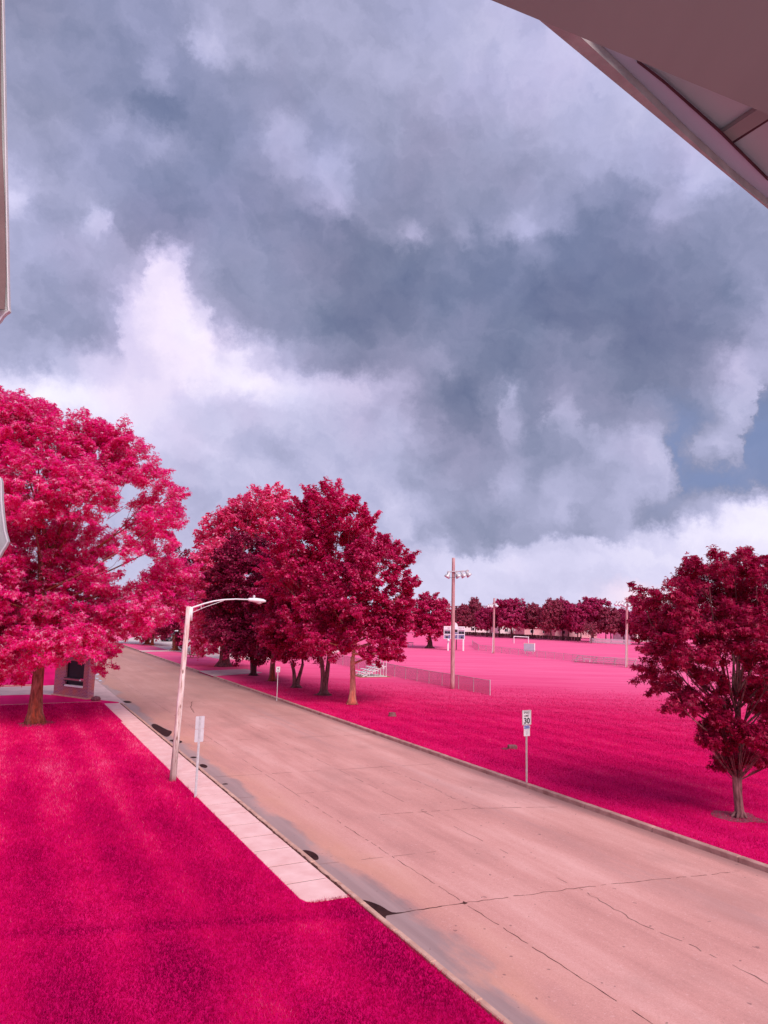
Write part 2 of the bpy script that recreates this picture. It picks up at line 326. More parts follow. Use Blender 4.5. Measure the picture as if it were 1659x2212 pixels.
def roadmat():
    m, t, b = mat('road_concrete', .85, .25)
    co = t.new('ShaderNodeTexCoord').outputs['Object']
    s_ = t.new('ShaderNodeSeparateXYZ'); t.l.new(co, s_.inputs[0]); n_, l_ = s_.outputs[0], s_.outputs[1]
    big = t.noise(t.mapping(co, scale=(1, .3, 1)), .5, 5, .6)
    streak = t.noise(t.mapping(co, scale=(1, .045, 1)), 1.7, 5, .6)
    grain = t.noise(co, 45, 5, .75)
    v = t.math('ADD', t.math('ADD', t.math('MULTIPLY', big, .45), t.math('MULTIPLY', streak, .26)), t.math('MULTIPLY', grain, .42))
    c = t.ramp(v, [(.38, C(.47, .20, .18)), (.56, C(.68, .305, .27)), (.74, C(.84, .44, .40))])
    spk = t.noise(t.vmath('ADD', co, (1, 3, 0)), 13, 3, .8)
    c = t.mix(t.maprange(spk, .60, .72, 0, .35), c, C(.36, .14, .13)); c = t.mix(t.maprange(spk, .40, .30, 0, .35), c, C(.92, .58, .56))
    blot = t.noise(t.vmath('ADD', t.mapping(co, scale=(1, .6, 1)), (8, 2, 0)), .35, 6, .65)
    c = t.mix(t.maprange(blot, .52, .68, 0, .38), c, C(.44, .21, .19))
    lane = t.math('MULTIPLY', t.maprange(t.math('ABSOLUTE', t.math('SUBTRACT', n_, 15.6)), .9, .2), t.maprange(streak, .42, .6, 0, .32))
    c = t.mix(lane, c, C(.36, .19, .20))
    # damp grey gutter band with an orange fringe, its edge wandering
    wob = t.math('MULTIPLY', t.math('SUBTRACT', t.noise(t.mapping(co, scale=(.6, .22, 1)), 1.0, 5, .6), .5), 2.6)
    q = t.math('ADD', t.math('SUBTRACT', n_, 7.64), wob)
    fr = t.math('MULTIPLY', t.maprange(q, .7, 1.1), t.maprange(q, 2.6, 1.4))
    c = t.mix(t.math('MULTIPLY', fr, t.maprange(big, .35, .6, .0, .55)), c, C(.64, .28, .19))
    wet = t.maprange(q, 1.25, .75, interp='SMOOTHSTEP')
    c = t.mix(t.math('MULTIPLY', wet, .85), c, t.ramp(streak, [(.35, C(.29, .19, .19)), (.65, C(.42, .28, .275))]))
    far = t.math('ADD', l_, t.math('MULTIPLY', t.noise(co, .12, 4), 26))
    c = t.mix(t.math('MULTIPLY', t.maprange(far, 44, 72, interp='SMOOTHSTEP'), .5), c, C(.36, .20, .17))  # browner far stretch, partly tree and view shading put into the colour
    edge_dark = t.math('MULTIPLY', t.maprange(n_, 18.2, 18.6), .55)
    c = t.mix(edge_dark, c, C(.24, .13, .13))  # darker strip along the right road edge
    sp = t.math('MULTIPLY', t.math('LESS_THAN', t.noise(t.vmath('ADD', co, (4, 4, 0)), 5.5, 2, .5), .26), .6)
    c = t.mix(sp, c, C(.2, .09, .09))
    t.l.new(c, b.inputs['Base Color'])
    t.l.new(t.maprange(wet, 0, 1, .85, .5), b.inputs['Roughness'])
    bump(t, b, grain, .25, .01); return m
M['road'] = roadmat()
M['walk'] = simple('walk_concrete', C(.80, .42, .40), C(.93, .57, .55), 1.6, .85, .2, bmp=.1, det=8)
M['drive'] = simple('drive_concrete', C(.46, .28, .29), C(.64, .42, .42), .8, .85, .2, det=8)
M['lot'] = simple('lot_concrete', C(.55, .42, .42), C(.75, .60, .58), .2, .85, .2, bmp=0, det=8)
M['kerb'] = simple('kerb_concrete', C(.34, .15, .135), C(.62, .34, .30), 2.2, .9, .2, bmp=.4, det=8)
M['kerb_pale'] = simple('kerb_pale', C(.50, .24, .19), C(.72, .42, .34), 3.5, .9, .2, bmp=.4, det=8)
M['crack'] = simple('crack_dirt', C(.05, .02, .02), C(.16, .06, .05), 4, .95, .1, bmp=0)
M['crack_soft'] = simple('joint_dirt', C(.22, .10, .09), C(.40, .21, .19), 4, .95, .1, bmp=0)
M['puddle'] = simple('puddle_dark', C(.030, .010, .011), C(.065, .022, .022), 4, .75, .08, bmp=0)
M['puddle_mirror'] = simple('puddle_mirror', C(.5, .45, .47), C(.5, .45, .48), 2, .06, .8, bmp=0)
M['dirt'] = simple('bare_dirt', C(.13, .03, .05), C(.34, .12, .15), 9, .95, .1, bmp=.5, det=8)
M['pole'] = simple('weathered_pole', C(.50, .30, .26), C(.95, .80, .76), 16, .85, .2, stretch=(1, 1, .07), bmp=.6, det=9)
def polemat():
    m, t, b = mat('weathered_pole', .85, .2); co = t.new('ShaderNodeTexCoord').outputs['Object']
    s_ = t.new('ShaderNodeSeparateXYZ'); t.l.new(co, s_.inputs[0])
    n = t.noise(t.mapping(co, scale=(1, 1, .10)), 11, 9, .7); c = t.ramp(n, [(.36, C(.42, .24, .20)), (.52, C(.84, .66, .62)), (.62, C(.95, .84, .80))])
    v = t.new('ShaderNodeTexVoronoi'); t.l.new(t.mapping(co, scale=(1, 1, .45)), v.inputs['Vector']); v.inputs['Scale'].default_value = 3.2
    c = t.mix(t.math('MULTIPLY', t.maprange(v.outputs['Distance'], .16, .07), .8), c, C(.22, .08, .06))
    low = t.math('ADD', s_.outputs[2], t.math('MULTIPLY', t.noise(co, 1.5, 4), 1.6))
    c = t.mix(t.math('MULTIPLY', t.maprange(low, 3.1, 1.4), .72), c, t.ramp(n, [(.36, C(.10, .05, .05)), (.6, C(.36, .20, .19))]))
    t.l.new(c, b.inputs['Base Color']); bump(t, b, n, .6, .02); return m
M['pole'] = polemat()
M['pole_light'] = simple('ball_pole', C(.40, .18, .19), C(.68, .37, .39), 14, .85, .2, stretch=(1, 1, .12), bmp=.5, det=8)
M['white'] = simple('white_paint', C(.80, .76, .78), C(.88, .86, .87), 3, .45, .4, bmp=.05)
M['white_dirty'] = simple('white_dirty', C(.62, .54, .56), C(.82, .77, .79), 2, .6, .3)
M['galv'] = simple('galvanised', C(.50, .47, .50), C(.72, .69, .72), 7, .45, .5, .25, bmp=.05)
M['galv_pink'] = simple('galvanised_post', C(.46, .34, .36), C(.66, .52, .55), 7, .5, .4, .1, bmp=.05)
M['alu'] = simple('sign_back', C(.62, .60, .64), C(.74, .72, .76), 4, .4, .5, .25, bmp=.04)
M['black'] = simple('black_paint', C(.012, .010, .014), C(.03, .025, .032), 5, .5, .4, bmp=0)
M['ink'] = simple('sign_ink', C(.012, .010, .014), C(.02, .018, .02), 5, .6, .2, bmp=0)
M['grey_ink'] = simple('faded_ink', C(.30, .22, .26), C(.42, .34, .38), 5, .6, .2, bmp=0)
M['blue'] = simple('blue_panel', C(.01, .06, .42), C(.015, .09, .52), 6, .5, .3, bmp=0)
M['slate'] = simple('slate_panel', C(.14, .13, .27), C(.20, .19, .34), 4, .6, .3, bmp=0)
M['pinkstripe'] = simple('peach_marks', C(.80, .40, .38), C(.86, .52, .48), 4, .6, .3, bmp=0)
M['greyboard'] = simple('grey_board', C(.34, .33, .42), C(.44, .42, .50), 1.5, .6, .3, bmp=0)
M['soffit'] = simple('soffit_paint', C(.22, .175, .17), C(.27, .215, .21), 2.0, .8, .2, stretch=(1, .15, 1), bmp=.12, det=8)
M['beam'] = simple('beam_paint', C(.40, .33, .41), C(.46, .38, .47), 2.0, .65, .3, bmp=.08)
M['lip'] = simple('lip_paint', C(.26, .21, .21), C(.42, .34, .33), 9, .75, .3, bmp=.4, det=9)
M['panel'] = simple('roof_panel', C(.36, .31, .33), C(.42, .36, .38), 1.2, .75, .25, bmp=.05)
M['dark_seam'] = simple('dark_seam', C(.05, .015, .022), C(.10, .03, .04), 9, .9, .1, bmp=0)
M['flash'] = simple('flashing_metal', C(.40, .38, .38), C(.62, .60, .60), 6, .5, .4, .15, bmp=.2, det=8)
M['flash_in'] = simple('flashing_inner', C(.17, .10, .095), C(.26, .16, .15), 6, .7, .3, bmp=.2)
M['wood'] = simple('brown_wood', C(.28, .11, .06), C(.46, .22, .14), 6, .8, .2, stretch=(.2, 1, 1))
M['glass'] = simple('dark_glass', C(.006, .004, .012), C(.015, .01, .024), 2, .3, .15, bmp=0)
M['wallwhite'] = simple('white_wall', C(.72, .64, .64), C(.86, .79, .79), .8, .8, .2, bmp=.05)
M['roofgrey'] = simple('roof_shingle', C(.20, .12, .14), C(.34, .22, .24), 3, .9, .1)
M['housepink'] = simple('house_siding', C(.60, .33, .36), C(.72, .45, .46), 2, .8, .2)
M['carwhite'] = simple('car_white', C(.78, .74, .76), C(.84, .81, .83), 2, .25, .5, bmp=0)
M['cardark'] = simple('car_dark', C(.04, .03, .045), C(.07, .05, .07), 2, .25, .5, bmp=0)
M['rubber'] = simple('rubber', C(.02, .016, .018), C(.04, .03, .034), 8, .8, .2)
M['stone'] = simple('stone', C(.16, .05, .06), C(.30, .13, .14), 12, .9, .1, bmp=.6)
def brickmat():
    m, t, b = mat('pink_brick', .85, .2)
    tcn = t.new('ShaderNodeTexCoord').outputs['Object']
    s_ = t.new('ShaderNodeSeparateXYZ'); t.l.new(tcn, s_.inputs[0])
    cmb = t.new('ShaderNodeCombineXYZ'); t.l.new(t.math('ADD', s_.outputs[0], s_.outputs[1]), cmb.inputs[0]); t.l.new(s_.outputs[2], cmb.inputs[1])
    br = t.new('ShaderNodeTexBrick'); t.l.new(cmb.outputs[0], br.inputs['Vector'])
    br.inputs['Color1'].default_value = C(.42, .10, .14); br.inputs['Color2'].default_value = C(.30, .09, .20); br.inputs['Mortar'].default_value = C(.55, .28, .33)
    br.inputs['Scale'].default_value = 1.0; br.inputs['Mortar Size'].default_value = .012; br.inputs['Brick Width'].default_value = .30; br.inputs['Row Height'].default_value = .10
    c = t.mix(t.maprange(t.noise(tcn, 1.3, 4), .45, .7, 0, .6), br.outputs['Color'], C(.62, .16, .10))
    t.l.new(c, b.inputs['Base Color']); return m
M['brick'] = brickmat()
def linkmat(cov=.27):
    m = bpy.data.materials.new('chain_link'); m.use_nodes = True; t = NT(m.node_tree); t.n.clear()
    co = t.new('ShaderNodeTexCoord').outputs['Object']; s_ = t.new('ShaderNodeSeparateXYZ'); t.l.new(co, s_.inputs[0])
    f = 1/.06; k = []
    for sg in (1, -1):
        q = t.math('FRACT', t.math('MULTIPLY', t.math('ADD', s_.outputs[0], t.math('MULTIPLY', s_.outputs[2], sg)), f))
        k.append(t.math('LESS_THAN', q, cov))
    a = t.math('MAXIMUM', k[0], k[1])
    d = t.new('ShaderNodeBsdfDiffuse'); d.inputs[0].default_value = C(.40, .27, .29)
    tr = t.new('ShaderNodeBsdfTransparent'); mxs = t.new('ShaderNodeMixShader'); t.l.new(a, mxs.inputs[0])
    t.l.new(tr.outputs[0], mxs.inputs[1]); t.l.new(d.outputs[0], mxs.inputs[2])
    o = t.new('ShaderNodeOutputMaterial'); t.l.new(mxs.outputs[0], o.inputs[0]); return m
M['link'] = linkmat(); M['link_thin'] = linkmat(.13)

# ------------------------------------------------------------------ the ground, street, paths (street frame: x = across, y = along)
def street(name, mb_or_obj):
    o = mb_or_obj; o.rotation_euler = (0, 0, TH); return tag(o, kind='structure')
def flat(name, polys, material, z, thick=0.0):
    mb = MB()
    for p in polys:
        if thick: mb.prism(p, z-thick, z)
        else: mb.add([(x, y, z) for x, y in p], [tuple(range(len(p)))])
    return street(name, mb.build(name, material))
N0, N1 = 7.95, 18.78                        # road edges
ZR = -.12
flat('ground', [[(-3000, -3000), (3000, -3000), (3000, 3000), (-3000, 3000)]], M['field'], -.30)
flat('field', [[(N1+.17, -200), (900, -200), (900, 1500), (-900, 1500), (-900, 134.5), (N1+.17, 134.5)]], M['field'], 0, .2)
flat('lawn', [[(-400, -200), (N0-.2, -200), (N0-.2, 53.3), (4.6, 58.0), (3.2, 59.4), (-400, 61.0)]], M['lawn'], 0, .2)
flat('far_lawn', [[(-400, 67.2), (3.2, 65.6), (6.2, 66.2), (N0-.2, 69.5), (N0-.2, 134.5), (-400, 134.5)]], M['lawn'], 0, .2)
flat('road', [[(N0, -60), (N1, -60), (N1, 134.5), (N0, 134.5)]], M['road'], ZR)
mb = MB()                                    # driveway with its ramp down to the road
mb.add([(-400, 61, -.02), (3.2, 59.4, -.02), (4.6, 58.0, -.02), (6.2, 55.6, -.02), (7.0, 56, -.02), (7.0, 67, -.02), (6.2, 66.2, -.02), (3.2, 65.6, -.02), (-400, 67.2, -.02), (8.2, 52.6, -.114), (8.2, 70, -.114), (7.74, 53.3, -.05), (7.74, 69.5, -.05)],
       [(0, 1, 2, 3, 4, 5, 6, 7, 8), (3, 11, 9, 10, 12, 6, 5, 4)])
street('driveway', mb.build('driveway', M['drive']))
SW0, SW1 = 6.66, 7.74
mb = MB(); s = 16.02; segs = []
while s < 52.4:
    e = min(s+1.245, 52.6); segs.append((s, e)); s += 1.285
pl = []
for i, (a, b_) in enumerate(segs):
    x0 = SW0 + (0.0 if b_ < 45 else .12)
    if i == 0: pl.append([(x0+.22, a), (SW1, a-.05), (SW1, b_), (x0, b_), (x0, a+.35), (x0+.07, a+.12)])
    else: pl.append([(x0, a), (SW1, a), (SW1, b_), (x0, b_)])
for p in pl: mb.prism(p, -.08, .012)
street('sidewalk', mb.build('sidewalk', M['walk'], bevel=.004))
flat('sidewalk_joints', [[(SW0+.03, 16.3), (SW1-.03, 16.3), (SW1-.03, 52.4), (SW0+.14, 52.4)]], M['crack'], .004)
flat('path_edging', [[(-60, 53.85), (6.7, 53.85), (6.7, 53.98), (-60, 53.98)]], M['kerb_pale'], .008)
def kerb(name, n0, n1, s0, s1, material, top=.015, seed=1, seg=3.0):
    rng = random.Random(seed); mb = MB(); s = s0
    while s < s1-.01:
        e = min(s+seg, s1); j = rng.uniform(-.006, .006)
        mb.box(n0+j, n1+j, s, e-.012, ZR-.15, top+rng.uniform(-.006, .006)); s += seg
    return street(name, mb.build(name, material, bevel=.02))
kerb('kerb', N0-.14, N0, -40, 52.6, M['kerb_pale'], .012, 2, 1.5)
kerb('kerb', N0-.2, N0, 69.6, 134.4, M['kerb'], .02, 3)
for k, (a, b_) in enumerate([(-40, 70.2), (76.6, 109.5), (112.5, 134.4)]): kerb('kerb', N1, N1+.2, a, b_, M['kerb'], .03, 5+k)
mb = MB(); mb.box(-80, 3.1, 65.75, 65.95, -.1, .07); street('kerb', mb.build('kerb', M['kerb_pale']))
# aprons and the short paths on the far side of the street
def pxpoly(pts, z=0.0): return [NS(*p, z) for p in pts]
flat('driveway_apron', [[(N1+.0, 70.3), (N1+.2, 70.3), (24.6, 72.8), (24.3, 77.6), (N1+.2, 76.5), (N1, 76.5)]], M['drive'], .006)
flat('path', [[(N1, 109.6), (60, 113), (60, 115), (N1, 112.4)]], M['lot'], .006)
lot = [P(*q)[:2] for q in [(243, 1388), (300, 1374), (380, 1371.5), (470, 1372), (600, 1379), (640, 1400), (560, 1425), (470, 1423), (430, 1415), (406, 1413), (392, 1409), (366, 1405), (331, 1395.5), (315, 1393)]]
mb = MB(); mb.add([(x, y, .010) for x, y in lot], [tuple(range(len(lot)))]); tag(mb.build('parking_lot', M['lot']), kind='structure')
isl = [P(*q)[:2] for q in [(404, 1389), (440, 1390), (470, 1398), (428, 1400)]]
mb = MB(); mb.add([(x, y, .016) for x, y in isl], [tuple(range(len(isl)))]); tag(mb.build('lawn_island', M['lawn']), kind='structure')

# road joints and cracks: jagged ribbons lying in the slab joints
def ribbon(mb, pts, w, seed, z=ZR+.004, gap=0.0, step=.16, jig=.03):
    rng = random.Random(seed)
    for (a, b_) in zip(pts, pts[1:]):
        a = Vector(a); b_ = Vector(b_); L = (b_-a).length; k = max(2, int(L/step)); d = (b_-a)/L; nrm = Vector((-d.y, d.x))
        q = []
        for i in range(k+1):
            p = a+d*(L*i/k)+nrm*(rng.uniform(-jig, jig) if 0 < i < k else 0); ww = w*rng.uniform(.35, 1.3)
            q.append((p-nrm*ww/2, p+nrm*ww/2))
        for i in range(k):
            if rng.random() < gap: continue
            mb.add([(*q[i][0], z), (*q[i+1][0], z), (*q[i+1][1], z), (*q[i][1], z)], [(0, 1, 2, 3)])
mb = MB()
ribbon(mb, [(8.3, 15.0), (9.6, 14.9), (10.17, 14.83)], .035, 1, jig=.02)
ribbon(mb, [(10.17, 14.83), (13.32, 14.42), (18.2, 13.5)], .020, 2, gap=.22, jig=.035)
ribbon(mb, [(10.17, 14.83), (10.2, 9.46), (10.25, 5)], .018, 4, gap=.1, jig=.02)
ribbon(mb, [(10.17, 22.39), (10.17, 14.83)], .016, 5, gap=.2, jig=.02)
ribbon(mb, [(11.77, 22.1), (15.2, 21.5), (18.0, 20.5)], .02, 6, gap=.2, jig=.03)
ribbon(mb, [NS(415, 1515, ZR), NS(412, 1528, ZR), NS(420, 1540, ZR), NS(418, 1533, ZR)][:3], .05, 8, jig=.05)
mb.add([(10.08, 14.86, ZR+.005), (10.14, 14.76, ZR+.005), (10.24, 14.79, ZR+.005), (10.21, 14.93, ZR+.005), (10.15, 14.86, ZR+.005)], [(0, 1, 2, 3, 4)])
street('road_cracks', mb.build('road_cracks', M['crack']))
mb = MB()
ribbon(mb, [(13.32, 14.42), (13.1, 12.4), (13.25, 10.6), (13.2, 6)], .026, 3, gap=.25, jig=.05); ribbon(mb, [(15.36, 21.44), (15.2, 23), (15.4, 24.6), (15.2, 29)], .022, 7, gap=.15, jig=.05)
for s in (29.5, 37.5, 45.5, 53.5, 61.5, 69.5, 78, 87, 96): ribbon(mb, [(8.0, s), (N1-.1, s-1.3)], .03, int(s), gap=.25, jig=.02, step=.4)
for s in (18.6, 26.0): ribbon(mb, [(8.0, s), (11.5, s-.4)], .02, int(s*3), gap=.4, jig=.02, step=.3)
ribbon(mb, [(10.2, 100), (10.17, 22.4)], .02, 77, gap=.35, jig=.02, step=.4)
ribbon(mb, [(13.3, 110), (13.3, 14.4)], .02, 78, gap=.5, jig=.02, step=.4)
street('road_joints', mb.build('road_joints', M['crack_soft']))
mb = MB()                                    # the ragged dirt line between kerb and sidewalk
ribbon(mb, [(N0-.18, 15.8), (N0-.18, 52.5)], .05, 21, z=.020, jig=.025, step=.12)
street('kerb_gap', mb.build('kerb_gap', M['crack']))
def blob(pts, z, k=3):
    """closed Catmull-Rom through pts"""
    out = []; n = len(pts)
    for i in range(n):
        p0, p1, p2, p3 = (np.array(pts[(i+j-1) % n]) for j in range(4))
        for t_ in np.linspace(0, 1, k, endpoint=False):
            q = .5*((2*p1)+(-p0+p2)*t_+(2*p0-5*p1+4*p2-p3)*t_**2+(-p0+3*p1-3*p2+p3)*t_**3); out.append((q[0], q[1], z))
    return out
puds = [([(327, 1566), (336, 1564), (352, 1572), (362, 1577), (371, 1580), (369, 1586), (360, 1592), (345, 1584), (332, 1574)], 'puddle'),
        ([(366, 1599), (380, 1598), (394, 1602), (386, 1606), (374, 1603)], 'puddle'),
        ([(411, 1636), (418, 1634.5), (426, 1636), (419, 1638)], 'puddle'),
        ([(431, 1652), (440, 1651), (448, 1655), (445, 1659), (435, 1657)], 'puddle'),
        ([(479, 1694), (487, 1692.5), (493, 1694), (486, 1695)], 'puddle'),
        ([(653, 1838), (662, 1837), (676, 1841), (686, 1848), (688, 1856), (680, 1858), (666, 1852), (656, 1845)], 'puddle'),
        ([(781, 1946), (795, 1947), (822, 1957), (846, 1971), (872, 1972), (846, 1976), (834, 1979), (832, 1985), (815, 1981), (796, 1968)], 'puddle'),
        ([(266, 1515), (276, 1514), (285, 1517), (274, 1519)], 'puddle'), ([(272, 1536), (281, 1537.5), (290, 1540), (280, 1540)], 'puddle'),
        ([(203, 1455), (210, 1454), (214, 1457), (208, 1459)], 'puddle_mirror'), ([(206, 1465), (211, 1464.5), (213, 1466.5), (208, 1467)], 'puddle_mirror'),
        ([(213, 1469.5), (218, 1469), (220, 1471), (215, 1471.5)], 'puddle_mirror')]
for pts, mm in puds:
    q = blob([NS(x, y, ZR) for x, y in pts], ZR+.008); mb = MB(); mb.add(q, [tuple(range(len(q)))])
    street('puddle', mb.build('puddle', M[mm]))

# ------------------------------------------------------------------ grass blades
def blades(name, label, n_, region, cover, seed, dref, hh, ww, dmax=1e9):
    rng = np.random.default_rng(seed)
    n = rng.uniform(region[0], region[1], n_*6); s = rng.uniform(region[2], region[3], n_*6)
    x = NN[0]*n+UU[0]*s; y = NN[1]*n+UU[1]*s; d = np.hypot(x, y)
    v = np.stack([x, y, np.full_like(x, -CH)], 1); k = v@fwd; px = PW/2+F*(v@RT)/k; py = PH/2-F*(v@UP)/k
    ok = (k > 1) & (px > -90) & (px < PW+90) & (py < PH+90) & cover(n, s) & (rng.random(len(n)) < np.minimum(1, (dref/d)**2)) & (rng.random(len(n)) < np.clip((dmax-d)/30, 0, 1))
    x, y, d = x[ok][:n_], y[ok][:n_], d[ok][:n_]; N = len(x)
    sc = np.clip(d/dref, 1, 3)**.8; h = hh*rng.uniform(.5, 1.25, N)*np.minimum(sc, 1.5); w = ww*sc*rng.uniform(.6, 1.3, N)
    a = rng.uniform(0, math.tau, N); lean = rng.uniform(.1, 1.0, N)*h; b = rng.uniform(0, math.tau, N)
    V = np.zeros((N, 3, 3)); V[:, 0] = np.stack([x-np.cos(a)*w/2, y-np.sin(a)*w/2, np.full(N, -.005)], 1)
    V[:, 1] = np.stack([x+np.cos(a)*w/2, y+np.sin(a)*w/2, np.full(N, -.005)], 1); V[:, 2] = np.stack([x+np.cos(b)*lean, y+np.sin(b)*lean, h], 1)
    nn = x*NN[0]+y*NN[1]; ss = x*UU[0]+y*UU[1]; fb = np.zeros(N); pr = np.random.default_rng(3)
    for wl, am in ((9, .30), (5, .25), (3, .25), (1.8, .25), (1.1, .22), (.7, .2), (.45, .2)):
        for _ in range(3):
            a1 = pr.uniform(0, math.pi); fb += am*np.sin((np.cos(a1)*nn*1.4+np.sin(a1)*ss*.6)*math.tau/wl+pr.uniform(0, 6)+.8*np.sin(nn*3/wl+ss*1.3/wl))/2.2
    r = rng.beta(2, 2, N)*.5+.20+.17*fb+.10*np.sin(nn*3.3+.5*np.sin(ss*.3))+(.15*np.clip((ss-23)/9, -1, 1)*np.clip((52-ss)/10, 0, 1)-.02+.13*np.clip((16-ss)/3, 0, 1)*np.sin(nn*1.5-ss*.9+.9*np.sin(nn*.8+ss*.5)))*(nn < 8)+.18*(rng.random(N) < .05)  # shading of the near ground folds is painted into the blade tone
    q1, q2 = NS(0, 2022), NS(640, 1984); tt = (nn-q1[0])/(q2[0]-q1[0]); ds = ss-(q1[1]+(q2[1]-q1[1])*tt)
    r += (-.16*np.exp(-(ds/.22)**2)+.12*np.exp(-((ds+.5)/.3)**2))*(nn < 8)  # low ridge: its shaded and lit sides painted as blade tone
    r = np.clip(r, 0, 1)
    o = npmesh(name, V.reshape(-1, 3), np.arange(N*3).reshape(-1, 3), M['blades'], attr=np.repeat(r, 3))
    print(name, N); return tag(o, label, 'grass', kind='stuff')
def cov_left(n, s): return (n < 7.78) & ~((n > SW0-.03) & (s > 16.05)) & (s < 53.5-np.maximum(0, 0))
blades('lawn_grass', 'short crimson grass blades of the near lawn left of the sidewalk', 520000, (-26, 7.78, 4, 53.8), cov_left, 5, 17, .065, .012)
def cov_right(n, s): return (n > N1+.22)
blades('verge_grass', 'crimson grass blades of the lawn right of the street kerb', 420000, (N1+.2, 60, -2, 80), cov_right, 6, 30, .055, .014, 70)

# ------------------------------------------------------------------ trees
def leaves(centres, dirs, lens, rads, n_leaf, size, rng, star):
    """leaf faces along sprays; star=True gives three-lobed leaves"""
    S = len(centres); idx = rng.integers(0, S, n_leaf)
    t = rng.random(n_leaf)**.8
    c = centres[idx] + dirs[idx]*(lens[idx]*t)[:, None]
    off = rng.normal(0, 1, (n_leaf, 3))*(rads[idx]*(1-.55*t))[:, None]; off[:, 2] *= .6
    c = c+off; nrm = dirs[idx]*.5+rng.normal(0, .6, (n_leaf, 3)); nrm[:, 2] += .75
    nrm /= np.linalg.norm(nrm, axis=1)[:, None]
    a = rng.normal(0, 1, (n_leaf, 3))+dirs[idx]*.6; a[:, 2] -= .5; a -= nrm*(a*nrm).sum(1)[:, None]; a /= np.linalg.norm(a, axis=1)[:, None]
    b = np.cross(nrm, a); sz = size*rng.uniform(.65, 1.25, n_leaf)
    r = np.clip(rng.normal(.5, .24, n_leaf), 0, 1)
    if star:
        V = np.zeros((n_leaf, 10, 3)); V[:, 0] = c
        for k, (ang, ln) in enumerate(((0, 1.0), (1.15, .82), (-1.15, .82))):
            d = a*math.cos(ang)+b*math.sin(ang); e = -a*math.sin(ang)+b*math.cos(ang)
            L = (sz*ln)[:, None]
            V[:, 1+k*3] = c+d*L*.45+e*L*.22+nrm*L*.05; V[:, 2+k*3] = c+d*L-nrm*L*.22; V[:, 3+k*3] = c+d*L*.45-e*L*.22+nrm*L*.05
        o = np.arange(n_leaf)[:, None]*10
        Fc = np.concatenate([o+np.array([0, 1+k*3, 2+k*3, 3+k*3]) for k in range(3)], 1).reshape(-1, 4)
        return V.reshape(-1, 3), Fc, np.repeat(r, 10)
    V = np.zeros((n_leaf, 4, 3)); L = sz[:, None]
    V[:, 0] = c-a*L*.5; V[:, 1] = c+b*L*.36+nrm*L*.06; V[:, 2] = c+a*L*.55-nrm*L*.12; V[:, 3] = c-b*L*.36+nrm*L*.06
    return V.reshape(-1, 3), np.arange(n_leaf*4).reshape(-1, 4), np.repeat(r, 4)
